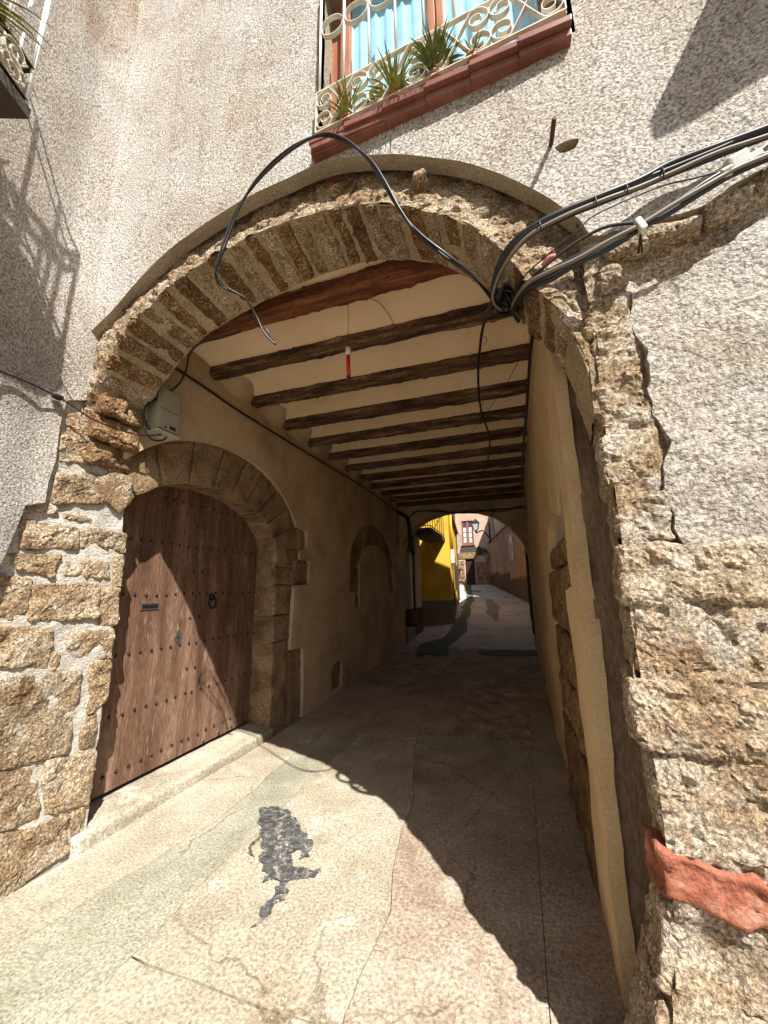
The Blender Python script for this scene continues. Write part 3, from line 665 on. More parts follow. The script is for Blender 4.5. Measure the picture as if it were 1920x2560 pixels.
# backing split so the opening stays clear
bpy.data.objects.remove(dsur, do_unlink=True)
IC, IA, IB, IZ = 3.06, 1.04, .56, 2.06                 # inner curve of the doorway
ring_in = ell(IC, IZ, IA, IB, 0, 180, 40); 
bk = [(4.9, -.1), (4.9, 2.4)] + ell(3.2, 2.1, 1.5, 1.05, 10, 170, 24) + [(1.75, 2.3), (1.75, -.1), (2.02, -.1), (2.02, 2.06)] + ring_in[::-1] + [(4.10, -.1)]
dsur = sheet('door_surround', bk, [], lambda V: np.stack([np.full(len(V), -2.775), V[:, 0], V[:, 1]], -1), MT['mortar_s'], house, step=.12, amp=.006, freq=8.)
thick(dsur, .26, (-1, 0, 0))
random.seed(12)
cuts = [2, 21, 37, 52, 66, 80, 95, 112, 131, 150, 168]
def ringpt(tdeg, f):
    a = math.radians(tdeg)
    pi_ = np.array([IC + IA * math.cos(a), IZ + IB * math.sin(a)]); po = np.array([3.2 + 1.385 * math.cos(a), 2.1 + .955 * math.sin(a)])
    return pi_ * (1 - f) + po * f
for i in range(len(cuts) - 1):
    t0_, t1_ = cuts[i] + .7, cuts[i + 1] - .7
    q = [ringpt(t1_, -.02), ringpt(t0_, -.02), ringpt(t0_, 1.0), ringpt(t1_, 1.0)]
    P8 = np.array([(x, *p) for x in (-3.035, -2.735) for p in (q[0], q[3], q[1], q[2])])
    rough_hexa('voussoir', P8, MT['dstone'], dsur, res=.024, rad=.012, amp=.005, freq=24., wob=.006, seed=300 + i)
jz = [-.08, .88, 1.30, 1.68, 1.86, 2.02, 2.13, 2.42]; jw = [4.42, 4.42, 4.44, 4.46, 4.56, 4.56, 4.56, 4.50]
jamb = [(-.08, .99, 4.40), (1.005, 1.30, 4.44), (1.315, 1.66, 4.43), (1.675, 1.875, 4.52), (1.89, 2.12, 4.55)]
for i, (z0, z1, y1) in enumerate(jamb):
    wall_stone([(4.08, z0), (y1, z0), (y1, z1), (4.08, z1)], -2.735, .30, MT['dstone'], dsur, 320 + i, 'jamb_stone', .024, .014)
for i, (y0, y1, z0, z1) in enumerate([(4.46, 4.72, -.08, .85), (4.50, 4.84, 1.69, 1.99), (4.58, 4.75, 2.15, 2.42)]):
    wall_stone([(y0, z0), (y1, z0), (y1, z1), (y0, z1)], -2.732, .1, MT['dstone'], dsur, 340 + i, 'jamb_stone', .024, .014)
# blind arch stones
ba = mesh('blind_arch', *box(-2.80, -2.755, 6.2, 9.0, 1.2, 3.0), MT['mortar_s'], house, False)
random.seed(14); tt = 2.
while tt < 176:
    st = random.uniform(9, 17); t1_ = min(tt + st, 178)
    def bp(tdeg, f):
        a = math.radians(tdeg); pi_ = np.array([7.62 + .87 * math.cos(a), 2.0 + .49 * math.sin(a)]); po = np.array([7.58 + 1.33 * math.cos(a), 2.05 + .86 * math.sin(a)]); return pi_ * (1 - f) + po * f
    wall_stone([bp(t1_ - 1, 0), bp(tt + 1, 0), bp(tt + 1, 1), bp(t1_ - 1, 1)], -2.722, .05, MT['dstone'], ba, int(tt), 'voussoir', .03, .014); tt = t1_
for i, (y0, y1, z0, z1) in enumerate([(6.28, 6.73, 1.56, 1.99), (6.52, 6.72, 1.29, 1.54), (8.52, 8.88, 1.5, 2.0)]):
    wall_stone([(y0, z0), (y1, z0), (y1, z1), (y0, z1)], -2.722, .05, MT['dstone'], ba, 360 + i, 'stone', .03, .014)
wall_stone([(5.54, .1), (5.96, .1), (5.96, .51), (5.56, .5)], -2.725, .05, MT['dstone'], lw, 370, 'stone', .03, .014)

# --- door in the left wall
DX = -3.02; DS = 3.02 / 2.95
door = mesh('door', *box(DX - .075, DX - .05, 1.9, 4.2, .1, 2.72), MT['door_dark'], house, False)
random.seed(3)
edges = [y * DS for y in (1.93, 2.205, 2.43, 2.65, 2.872, 3.074, 3.30, 3.53, 3.77, 4.0, 4.16)]; SEAM = edges[5]
for i in range(len(edges) - 1):
    g = .0045 if edges[i + 1] == SEAM or edges[i] == SEAM else .0028
    bevbox('plank', DX - .05, DX + random.uniform(-.0025, .0015), edges[i] + g, edges[i + 1] - g, .135, 2.70, MT['door'], door, .003)
def stud_mesh():
    V = [(0.013, 0, 0)]; F = []
    for i, (r, h) in enumerate([(.007, .0095), (.0125, .005), (.014, .0)]):
        for q in range(8): V.append((h, r * math.cos(q * math.pi / 4), r * math.sin(q * math.pi / 4)))
    F += [(0, 1 + q, 1 + (q + 1) % 8) for q in range(8)]
    for i in range(2): F += [(1 + i * 8 + q, 9 + i * 8 + q, 9 + i * 8 + (q + 1) % 8, 1 + i * 8 + (q + 1) % 8) for q in range(8)]
    me = bpy.data.meshes.new('stud'); me.from_pydata(V, [], F); me.materials.append(MT['nail']); me.update(); return me
sm = stud_mesh()
def stud(y, z):
    y *= DS; z = 1.6 + (z - 1.6) * DS
    o = link('stud', sm, door); o.location = (DX + .001, y + random.uniform(-.006, .006), z + random.uniform(-.006, .006)); o.rotation_euler = (random.uniform(0, 6), 0, 0)
for z in (2.445, 2.035, 1.585, 1.125, .685, .285):
    for y in [2.13, 2.22, 2.315, 2.415, 2.52, 2.62, 2.72, 2.82, 2.92, 3.03, 3.11, 3.22, 3.33, 3.44, 3.55, 3.66, 3.77, 3.88, 3.99]:
        if ((y - IC) / IA) ** 2 + max(0, (z - IZ) / IB) ** 2 < .93 and not (z > 2.4 and y < 2.6): stud(y, z)
for z in (2.24, 1.80, 1.36, .90): stud(3.02, z); stud(3.125, z)
for y in (3.3, 3.5, 3.7, 3.9): stud(y, .19)
# letter slot, lock plate, knocker
V, F = join([box(DX, DX + .006, 2.475, 2.66, 1.455, 1.515)]); sp = bevbox('letter_plate', DX, DX + .006, 2.535, 2.72, 1.455, 1.515, MT['steel'], door, .002)
bevbox('flap', DX + .0065, DX + .0085, 2.55, 2.705, 1.468, 1.502, MT['iron'], door, .0008)
lk = np.array([(DX + h, 2.955 + a, 1.19 + b) for h in (0, .006) for a, b in ((-.038, 0), (0, -.075), (.038, 0), (0, .075))]); 
mesh('lock_plate', lk, [(4, 5, 6, 7), (0, 1, 5, 4), (1, 2, 6, 5), (2, 3, 7, 6), (3, 0, 4, 7)], MT['steel'], door, False)
tube('keyhole', [(DX + .004, 2.955, 1.19), (DX + .0085, 2.955, 1.19)], .011, MT['iron'], door, 10)
kn = [(DX + .016, 3.36 + .05 * math.cos(q), 1.535 - .05 + .052 * math.sin(q)) for q in np.linspace(0, 2 * math.pi, 22)]
tube('knocker', kn, .011, MT['iron'], door, 8); tube('knocker_boss', [(DX, 3.36, 1.545), (DX + .03, 3.36, 1.545)], [.04, .02], MT['iron'], door, 12)
# threshold step
P8 = [(x, y, z) for x in (-3.06, -2.70) for y in (2.0, 4.12) for z in (-.06, .105)]
P8[5] = (-2.70, 2.0, .10); P8[7] = (-2.70, 4.12, .08)
rough_hexa('threshold', P8, MT['c1'], house, res=.03, rad=.02, amp=.003, freq=14., wob=.005, seed=8, cap=60, smooth=True)

# --- left pier: traced blocks in pale mortar (side wall turns the corner here)
PXL = -2.762
def lp_to3(V): 
    W = np.stack([np.full(len(V), PXL), V[:, 0], V[:, 1]], -1); W[:, 0] += fbm(W, 7., 5, .6, 17) * .014; return W
pier_l = sheet('stone_pier', jag([(1.15, -.1), (2.10, -.1), (2.105, .6), (2.115, 1.3), (2.11, 2.0), (2.09, 2.45), (2.10, 2.62), (2.04, 2.75), (1.95, 2.95), (1.95, 3.3), (1.15, 3.3)], .006, 8, 2), [], lp_to3, MT['mortar_w'], house, step=.028)
thick(pier_l, .26, (-1, 0, 0))
k8 = lambda x, y: (x / 2.011, 1200 + y / 2.011); k7 = lambda x, y: (x / 4.1475, 900 + y / 4.1475)
S8 = [[(110,190),(395,245),(385,350),(105,345)],[(415,245),(462,285),(520,365),(418,330)],[(470,245),(640,272),(632,372),(505,328)],[(335,168),(485,190),(455,222),(335,195)],[(25,362),(318,368),(258,488),(100,445)],[(345,402),(540,402),(556,502),(332,482)],
      [(572,392),(628,382),(615,530),(576,530)],[(-60,465),(160,505),(148,702),(-60,700)],[(175,525),(496,520),(490,692),(160,706)],[(503,565),(606,548),(592,722),(498,730)],[(-70,742),(260,736),(240,952),(-70,930)],[(342,768),(577,752),(568,905),(355,900)],
      [(252,862),(300,872),(285,952),(240,952)],[(-90,1005),(418,962),(330,1370),(-90,1480)],[(470,925),(557,917),(548,1100),(445,1175)],[(440,1195),(492,1172),(487,1325),(402,1342)],[(242,1422),(478,1372),(442,1622),(226,1682)],[(-90,1485),(202,1442),(186,1712),(-90,1790)],
      [(-90,1815),(335,1700),(325,1872),(-90,2200)],[(362,1702),(432,1642),(418,1862),(348,1892)]]
S7 = [[(622,805),(880,795),(888,1052),(618,1045)],[(955,940),(1070,945),(1060,1052),(962,1042)],[(735,605),(1000,595),(1130,842),(702,852)],[(1135,1022),(1290,1032),(1290,1162),(1132,1152)],[(600,1182),(1340,1205),(1330,1502),(565,1482)],[(242,1502),(560,1500),(530,1602),(215,1592)],[(700,560),(830,555),(840,600),(690,610)]]
random.seed(8)
for i, q in enumerate([[k8(*p) for p in s] for s in S8] + [[k7(*p) for p in s] for s in S7]):
    P = [onx(x, y, -2.75) for x, y in q]; P = [(p[1] + random.uniform(-.004, .004), p[2] + random.uniform(-.004, .004)) for p in P]   # tl tr br bl
    cq = np.mean(P, 0); P = [tuple(cq + (np.array(p) - cq) * (1 + .014 / max(np.linalg.norm(np.array(p) - cq), .02) * 1.3)) for p in P]
    wall_stone([P[3], P[2], P[1], P[0]], -2.748 + random.uniform(-.006, .008), .08, MT['stone'], pier_l, 400 + i, 'stone', .013, .022, .0075, .014)

for i, (y0, y1, z0, z1, xf) in enumerate([(1.74, 2.08, 2.66, 2.84, -2.66), (1.76, 2.09, 2.50, 2.65, -2.71), (1.75, 1.92, 2.85, 3.0, -2.62), (1.93, 2.09, 2.85, 2.97, -2.63)]):
    wall_stone([(y0, z0), (y1, z0), (y1, z1), (y0, z1)], xf, .14, MT['stone_red'], pier_l, 450 + i, 'stone', .0115, .025, .010, .02)
# --- passage: right wall with robbed-out doorway
RXW = .30
def right_to3(V): return np.stack([np.full(len(V), RXW) + (V[:, 0] - 2.03) * .012, V[:, 0], V[:, 1]], -1) + np.stack([fbm(np.stack([0 * V[:, 0] + 7, V[:, 0], V[:, 1]], -1), 1.4, 4, .5, 9) * .022, 0 * V[:, 0], 0 * V[:, 0]], -1)
nic = [(2.50, -.1), (3.80, -.1), (3.78, .9), (3.74, 1.86), (3.68, 2.06), (3.45, 2.20), (3.1, 2.18), (2.78, 2.06), (2.54, 2.20), (2.34, 2.15), (2.30, 1.6), (2.50, 1.58)]
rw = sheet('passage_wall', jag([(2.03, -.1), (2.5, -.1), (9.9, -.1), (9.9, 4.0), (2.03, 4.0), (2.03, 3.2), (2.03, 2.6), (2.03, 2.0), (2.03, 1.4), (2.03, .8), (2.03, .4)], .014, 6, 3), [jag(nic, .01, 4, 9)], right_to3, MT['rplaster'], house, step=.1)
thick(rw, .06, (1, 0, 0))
niche = mesh('walled_doorway', *box(.385, .42, 2.25, 3.85, -.1, 2.3), MT['mortar'], house, False)
random.seed(31)
zz = -.06
while zz < 1.9:
    h = random.uniform(.28, .48); z1 = min(zz + h, 1.92)
    P8 = [(x, y + random.uniform(-.01, .01), z) for x in (.308 + random.uniform(-.012, .012), .40) for y in (2.53, 3.70) for z in (zz + .012, z1 - .012)]
    rough_hexa('stone', P8, MT['stone_red'], niche, res=.025, rad=.03, amp=.008, freq=22., wob=.014, seed=int(zz * 100)); zz = z1
for z0, z1 in [(1.60, 1.86), (1.875, 2.16)]:
    P8 = [(x, y, z) for x in (.312, .40) for y in (2.31, 2.52) for z in (z0, z1)]
    rough_hexa('stone', P8, MT['stone'], niche, res=.02, rad=.02, amp=.008, freq=24., wob=.01, seed=int(z0 * 100))
# end face of that wall, rough and brown, in the slot behind the pier
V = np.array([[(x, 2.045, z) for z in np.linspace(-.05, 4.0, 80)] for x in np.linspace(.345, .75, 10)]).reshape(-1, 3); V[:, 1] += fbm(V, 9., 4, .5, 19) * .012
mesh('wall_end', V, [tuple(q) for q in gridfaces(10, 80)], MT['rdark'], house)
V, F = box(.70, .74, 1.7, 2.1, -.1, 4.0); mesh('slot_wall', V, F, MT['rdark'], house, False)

# --- ceiling: shallow plaster vaults between beams
by = [2.26] + [2.80 + .655 * i for i in range(11)]; CZ = 3.775
yy = []; zz = []
for a, b in zip([1.75] + by, by + [9.9]):
    for t in np.linspace(0, 1, 9)[:-1]: yy.append(a + (b - a) * t); zz.append(CZ + .045 * math.sin(math.pi * t))
yy.append(9.9); zz.append(CZ); xs = np.linspace(-2.85, .55, 30)
V = np.array([[(x, y, z) for y, z in zip(yy, zz)] for x in xs]).reshape(-1, 3); V[:, 2] += fbm(V, 2., 3, .5, 3) * .006
mesh('ceiling', V, [tuple(q) for q in gridfaces(30, len(yy), 0, False)], MT['ceil'], house)
random.seed(6)
for i, y in enumerate(by):
    w = random.uniform(.115, .14); z0 = 3.665 + random.uniform(-.015, .02); yl = y + random.uniform(-.02, .02); yr = y + random.uniform(-.02, .02)
    if i == 0: w, z0, yl, yr = .15, 3.66, 2.24, 2.20
    P8 = [(x, (yl if x < 0 else yr) + s * w / 2, z) for x in (-2.85, .42) for s in (-1, 1) for z in (z0 + (.01 if x < 0 else -.005), CZ + .03)]
    rough_hexa('ceiling_beam', P8, MT['beam_red'] if i == 0 else MT['beam'], house, res=.028, rad=.035, amp=.008, freq=20., wob=.007, seed=500 + i, cap=110)
# plaster fillets where the vaults meet the left wall
for a, b in zip(by[1:-1], by[2:]):
    n = 9; V = []
    for t in np.linspace(0, 1, n):
        y = a + .06 + (b - a - .12) * t; h = math.sin(math.pi * (.12 + .76 * t))
        for f in np.linspace(0, 1, 5): V.append((TX - .01 + f * .20 * h, y, 3.62 + (.20) * f ** .6))
    mesh('vault_end', V, [tuple(q) for q in gridfaces(n, 5)], MT['tplaster'], house)

# --- far end wall of the passage with its round arch
FYE = 9.45
pa = [ony(x * 1.1573, y * 1.1573, FYE) for x, y in [(858, 1430), (860, 1300), (863, 1200), (872, 1168), (890, 1142), (920, 1120), (955, 1107), (990, 1102), (1030, 1103), (1065, 1112), (1100, 1134), (1125, 1162), (1142, 1195), (1150, 1260)]]
pa = [(p[0], p[2]) for p in pa]; pa = [(pa[0][0], -.1)] + pa[1:-1] + [(pa[-2][0] + .02, -.1)]
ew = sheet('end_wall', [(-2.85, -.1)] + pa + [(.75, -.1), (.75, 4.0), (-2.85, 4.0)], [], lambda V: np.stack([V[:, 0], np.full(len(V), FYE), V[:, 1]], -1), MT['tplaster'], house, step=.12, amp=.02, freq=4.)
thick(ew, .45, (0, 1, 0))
V, F = join([box(-7.2, -2.72, 9.82, 9.86, -.1, 8.6), box(.45, 4.2, 9.82, 9.86, -.1, 8.6), box(-2.75, .5, 9.82, 9.86, 3.9, 8.6)]); mesh('back_wall', V, F, MT['beige'], house, False)
# ============================================================ WINDOW OVER THE ARCH
D_ = 1920 / 1659.0
def q(x, y): return x * D_, y * D_
def yf(X): return float(yplane(np.array([X]))[0])
w_in = .20
frm = mesh('window', *join([box(WIN_L - .02, WIN_R + .02, yf(0) + w_in + .04, yf(0) + w_in + .06, SILL_Z - .02, SILL_Z + 1.6)]), MT['wood_w'], house, False)
# reveals
rv = []
for xa in (WIN_L, WIN_R):
    rv.append((np.array([(xa, yf(xa) + .004, SILL_Z), (xa, yf(xa) + .004, SILL_Z + 1.55), (xa, yf(xa) + .3, SILL_Z + 1.55), (xa, yf(xa) + .3, SILL_Z)]), [(0, 1, 2, 3)]))
rv.append((np.array([(WIN_L, yf(WIN_L) + .004, SILL_Z + 1.55), (WIN_R, yf(WIN_R) + .004, SILL_Z + 1.55), (WIN_R, yf(WIN_R) + .3, SILL_Z + 1.55), (WIN_L, yf(WIN_L) + .3, SILL_Z + 1.55)]), [(0, 1, 2, 3)]))
rv.append((np.array([(WIN_L, yf(WIN_L) + .004, SILL_Z - .0), (WIN_R, yf(WIN_R) + .004, SILL_Z - .0), (WIN_R, yf(WIN_R) + .3, SILL_Z - .0), (WIN_L, yf(WIN_L) + .3, SILL_Z - .0)]), [(0, 1, 2, 3)]))
mesh('window_reveal', *join(rv), MT['stucco_edge'], house, False)
wx0, wx1 = WIN_L + .09, WIN_R - .02; wm = (wx0 + wx1) / 2; wy = yf(0) + w_in
for a, b in ((wx0, wx0 + .07), (wm - .05, wm - .003), (wm + .003, wm + .05), (wx1 - .07, wx1)):
    bevbox('stile', a, b, wy - .02, wy + .035, SILL_Z, SILL_Z + 1.52, MT['wood_w'], frm, .006)
for a, b in ((wx0 + .07, wm - .05), (wm + .05, wx1 - .07)):
    for z0, z1 in ((0.0, .09), (1.45, 1.52)): bevbox('rail', a, b, wy - .015, wy + .03, SILL_Z + z0, SILL_Z + z1, MT['wood_w'], frm, .006)
    mesh('pane', *box(a, b, wy + .002, wy + .006, SILL_Z + .09, SILL_Z + 1.45), MT['glass'], frm, False)
    n = 40; xs = np.linspace(a, b, n); V = np.array([[(x, wy + .022 + .008 * math.sin(i * .9) + .004 * math.sin(i * 2.3), z) for z in (SILL_Z + .085, SILL_Z + 1.46)] for i, x in enumerate(xs)]).reshape(-1, 3)
    mesh('curtain', V, [tuple(f) for f in gridfaces(n, 2)], MT['curtain'], frm)
# sill of moulded tiles, two courses
sx0, sx1 = float(fac(q(668, 1)[0], q(1, 322)[1], -.07)[0]), float(fac(*q(1236, 42), -.07)[0])
sill = bevbox('window_sill', sx0 + .01, sx1 - .01, yf(0) - .03, yf(0) + .3, SILL_Z - .07, SILL_Z - .012, MT['tile'], house, .004)
nt_ = 6
for i in range(nt_):
    a = sx0 + (sx1 - sx0) * i / nt_; b = sx0 + (sx1 - sx0) * (i + 1) / nt_; y0 = yf((a + b) / 2)
    bevbox('sill_tile', a + .0003, b - .0003, y0 - .075, y0 + .1, SILL_Z - .036, SILL_Z - .003, MT['tile'], sill, .0025)
    bevbox('sill_tile', a + .0003, b - .0003, y0 - .048, y0 + .1, SILL_Z - .078, SILL_Z - .042, MT['tile'], sill, .003)
# wrought-iron guard with scrolls
gy = -.05
zb = float(fac(*q(684, 290), gy)[2]); zt = float(fac(*q(684, 206), gy)[2])
gx0, gx1 = float(fac(*q(684, 250), gy)[0]), float(fac(*q(1222, 20), gy)[0])
SIDE = np.array([.05, 1., 0]); SIDE /= np.linalg.norm(SIDE)
guard = mesh('window_guard', *join([flat_vf([(gx0, yf(gx0) + gy, z), (gx1, yf(gx1) + gy, z)], SIDE, .022, .006) for z in (zb, zt)] +
             [flat_vf([(xx, yf(xx) + gy, zb), (xx, yf(xx) + gy, zt)], SIDE, .022, .006) for xx in (gx0, gx1)] + [flat_vf([(xx, yf(xx) + gy, zz_), (xx, yf(xx) + .02, zz_)], (0, 0, 1), .02, .006) for xx in (gx0, gx1) for zz_ in (zb, zt)]), MT['rail'], house, False)
def scroll_pts(cx_, cz_, r, ang0, turns, sgn):
    out = []
    for t in np.linspace(0, 1, 26):
        a = ang0 + sgn * turns * 2 * math.pi * t; rr = r * (1 - .72 * t); out.append((cx_ + rr * math.cos(a), cz_ + rr * math.sin(a)))
    return out
def s_scroll(x, z, w, h, flip, z_out=False):
    """S-shaped bar: spiral at one corner, diagonal, spiral at the opposite corner"""
    r = h * .235
    c1 = (-w * .33, h * .25); c2 = (w * .33, -h * .25)
    A = scroll_pts(c1[0], c1[1], r, math.radians(60), 1.35, 1)[::-1]
    B = scroll_pts(c2[0], c2[1], r, math.radians(240), 1.35, 1)
    P = A + [(-.02 * w, .05 * h), (.02 * w, -.05 * h)] + B
    P = smooth_path([(a, b, 0) for a, b in P], 3)
    return [(x + (p[0] if not flip else -p[0]), z + p[1]) for p in P]
nu = 4; uw = (gx1 - gx0) / nu; hh = zt - zb
for i in range(nu):
    xc = gx0 + uw * (i + .5); zc_ = (zb + zt) / 2
    for fl in (False, True):
        P = [(x, yf(x) + gy, z) for x, z in s_scroll(xc, zc_, uw * .98, hh * .97, fl)]
        mesh('scroll', *flat_vf(P, SIDE, .024, .004), MT['rail'], guard, False)
bz1 = zt + .62
nb = 9
for i in range(nb):
    xx = gx0 + .015 + (gx1 - gx0 - .03) * i / (nb - 1); V, F = tube_vf([(xx, yf(xx) + gy, zt), (xx, yf(xx) + gy, bz1 + .3)], .0085, 8)
    mesh('bar', V, F, MT['railw'], guard)
    if i < nb - 1:
        dx = (gx1 - gx0 - .03) / (nb - 1)
        ring = [(xx + dx / 2 + dx * .46 * math.cos(a), yf(xx) + gy, bz1 - .13 + .075 * math.sin(a)) for a in np.linspace(.3, 2 * math.pi - .0, 22)]
        mesh('ring', *flat_vf(ring, SIDE, .024, .004), MT['rail'], guard, False)
# plants behind the guard
def blades(x, y, z, n, ln, spread, seed, droop=1.0, wd=.006):
    rs = random.Random(seed); parts = []
    for _ in range(n):
        az = rs.uniform(0, 2 * math.pi); l = ln * rs.uniform(.55, 1.1); el = rs.uniform(.5, 1.5); k = 6
        P = []
        px, pz, a = 0., 0., el
        for t in range(k + 1):
            P.append((x + px * math.cos(az) * spread, y + px * math.sin(az) * spread, z + pz)); px += math.cos(a) * l / k; pz += math.sin(a) * l / k; a -= droop * rs.uniform(.15, .42)
        P = np.array(P); sd = np.array([-math.sin(az), math.cos(az), .0]); w_ = wd * rs.uniform(.6, 1.2)
        ws = w_ * np.array([.6, .9, 1., .9, .7, .4, .05])
        V = np.concatenate([P + sd * ws[:, None], P - sd * ws[:, None]]); F = [(i, i + 1, k + 2 + i, k + 1 + i) for i in range(k)]
        parts.append((V, F))
    return join(parts)
def potted(px, py, off, n, ln, label, seed, m_='leaf', spread=1., droop=1., pot=True, scale=1.):
    p = fac(px, py, off); z0 = SILL_Z
    t = thing('potted_plant', label, 'plant', (p[0], p[1], z0), 'plants on the window sill above the arch')
    prof = [(.030, 0), (.042, .07), (.047, .07), (.047, .085), (.04, .085), (.038, .07)]; V = []; k = 12
    for r, h in prof:
        for s_ in range(k): V.append((p[0] + r * math.cos(s_ * 2 * math.pi / k), p[1] + r * math.sin(s_ * 2 * math.pi / k), z0 + .001 + h))
    F = [(i * k + s_, i * k + (s_ + 1) % k, (i + 1) * k + (s_ + 1) % k, (i + 1) * k + s_) for i in range(len(prof) - 1) for s_ in range(k)] + [tuple(range(k))[::-1], tuple(5 * k + s_ for s_ in range(k))]
    mesh('pot', V, F, MT['pot'], t)
    V, F = blades(p[0], p[1], z0 + .07, n, ln, spread, seed, droop); mesh('foliage', V, F, MT[m_], t)
potted(870, 290, -.02, 40, .24, 'sparse spider plant at the plain left jamb end of the window sill', 2)
potted(985, 200, -.02, 80, .26, 'bushy spider plant with long pale blades before the blue curtain', 3)
potted(1088, 150, -.02, 220, .33, 'tall dense feathery green plant in front of the middle window stile', 5, 'leafd', .55, .7)
potted(1180, 110, -.02, 30, .12, 'low dry plant behind the scrolls beneath the right window leaf', 7)
# iron stub in the wall beside the hole
b0 = fac(*q(1190, 315)); b1 = fac(*q(1197, 257), -.11)
rod = tube('iron_rod', [b0 + np.array([0, .05, 0]), b0, b1], .010, MT['rust'], house, 10)
# unseen balcony added further right, shaped to cast the dark corner on the stucco
shade_bal = mesh('balcony', *box(1.12, 3.4, 1.0, 1.55, 4.17, 4.27), MT['slabb'], house, False)
mesh('shade_parapet', *box(1.24, 3.3, 1.16, 1.26, 4.27, 5.25), MT['stucco_edge'], shade_bal, False)
mesh('shade_parapet', *box(1.24, 1.33, 1.26, 1.55, 4.27, 5.25), MT['stucco_edge'], shade_bal, False)

# ============================================================ HOUSE ON THE LEFT WITH BALCONY
side = thing('side_house', 'brown stuccoed house with a small iron balcony beside the arch', 'house', (-2.75, 1.0, 0))
ANG = math.radians(20); YB = 1.45
def plan(s):
    """distance along the wall from y = 1.75 towards the viewer"""
    s = np.asarray(s, float); s0 = 1.75 - YB; e = np.clip((s - s0 + .12) / .24, 0, 1); a = ANG * e
    over = np.maximum(s - s0, 0)
    return np.stack([-2.715 + over * math.sin(ANG), 1.75 - np.minimum(s, s0) - over * math.cos(ANG)], -1)
low = [onx(x, y, -2.715) for x, y in [(170, 1000), (157, 1040), (150, 1080), (141, 1150), (120, 1210), (112, 1256), (62, 1264), (50, 1290), (30, 1332), (0, 1392), (-40, 1450), (-90, 1500)]]
pl = [(1.75 - p[1], p[2]) for p in low]
poly = [(0.02, 2.98), (.05, 2.92)] + pl + [(.75, 1.5), (1.0, 1.45), (1.6, 1.4), (4.5, 1.4), (4.5, 8.6), (-.12, 8.6), (-.12, 2.98)]
def side_to3(V):
    P = plan(V[:, 0]); W = np.stack([P[:, 0], P[:, 1], V[:, 1]], -1); W[:, 0] += fbm(W, 1.5, 4, .5, 77) * .010
    return W
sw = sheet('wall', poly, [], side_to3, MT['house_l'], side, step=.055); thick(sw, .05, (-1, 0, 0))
lowp = [(.55, -.1), (4.5, -.1), (4.5, 1.6), (.55, 1.6)]
def side2_to3(V):
    P = plan(V[:, 0]); W = np.stack([P[:, 0] - .04, P[:, 1], V[:, 1]], -1); W[:, 0] += fbm(W, 5., 4, .5, 78) * .02; return W
sheet('plinth', lowp, [], side2_to3, MT['stone'], side, step=.06)
V, F = box(-7.2, -2.70, -3, 1.9, 8.6, 8.75); mesh('roof', V, F, MT['rooft'], side, False)
# balcony
BA = math.radians(20); du = np.array([math.sin(BA), -math.cos(BA), 0]); dn_ = np.array([math.cos(BA), math.sin(BA), 0])
zs_ = 3.96; vB = ray(73, 298); Bc = CAM + vB * (zs_ - EYE) / vB[2]
def bl(u, n, z): return Bc + du * u - dn_ * n + np.array([0, 0, z])
def blbox(name, u0, u1, n0, n1, z0, z1, m_, parent):
    V = np.array([bl(u, n, z) for u in (u0, u1) for n in (n0, n1) for z in (z0, z1)]); F = box(0, 1, 0, 1, 0, 1)[1]; return mesh(name, V, F, m_, parent, False)
balc = blbox('balcony', 0, 1.5, 0, .52, 0, .06, MT['slabb'], side)
RH = 1.0
def blflat(name, pts, side_v, w, t, m_):
    return mesh(name, *flat_vf([bl(*p) for p in pts], side_v, w, t), m_, balc, False)
for z_ in (.09, .30, RH - .12, RH):
    blflat('rail', [(.015, .015, z_), (1.49, .015, z_)], dn_, .02, .007, MT['iron'])
    blflat('rail', [(.015, .015, z_), (.015, .40, z_)], du, .02, .007, MT['iron'])
for i in range(11):
    u = .02 + i * .147; tube('bar', [bl(u, .015, .30), bl(u, .015, RH)], .008, MT['railw'], balc, 8)
for i in range(1, 5): tube('bar', [bl(.015, .015 + i * .09, .06), bl(.015, .015 + i * .09, RH)], .007, MT['railw'], balc, 8)
tube('post', [bl(.015, .015, .06), bl(.015, .015, RH)], .011, MT['railw'], balc, 8)
for i in range(7):
    for dz, sg in ((.245, 1), (.145, -1)):
        P = [bl(.11 + i * .21 + a, .015, dz - 0 + b) for a, b in scroll_pts(0, 0, .075 if sg > 0 else .07, math.radians(200 if sg > 0 else 160), 1.7, sg)]
        mesh('scroll', *flat_vf(P, dn_, .022, .005), MT['rail'], balc, False)
    P = [bl(.05 + i * .21 + .04 * math.cos(a), .015, RH - .06 + .05 * math.sin(a)) for a in np.linspace(0, 2 * math.pi, 16)]
    mesh('ring', *flat_vf(P, dn_, .02, .005), MT['rail'], balc, False)
for i in range(2):
    P = [bl(.015, .10 + i * .2 + a, .19 + b) for a, b in scroll_pts(0, 0, .085, 2.5, 1.6, 1)]
    mesh('scroll', *flat_vf(P, du, .022, .005), MT['rail'], balc, False)
pc = bl(.30, .16, .06)
t = thing('potted_plant', 'yellow-green spider plant hanging out of the small iron balcony', 'plant', tuple(pc))
V, F = tube_vf([pc + np.array([0, 0, .001]), pc + np.array([0, 0, .2])], [.07, .10], 14); mesh('pot', V, F, MT['pot'], t)
V, F = blades(pc[0], pc[1], pc[2] + .2, 150, .42, 1.1, 11, 1.2, .007); mesh('foliage', V, F, MT['leaf'], t)

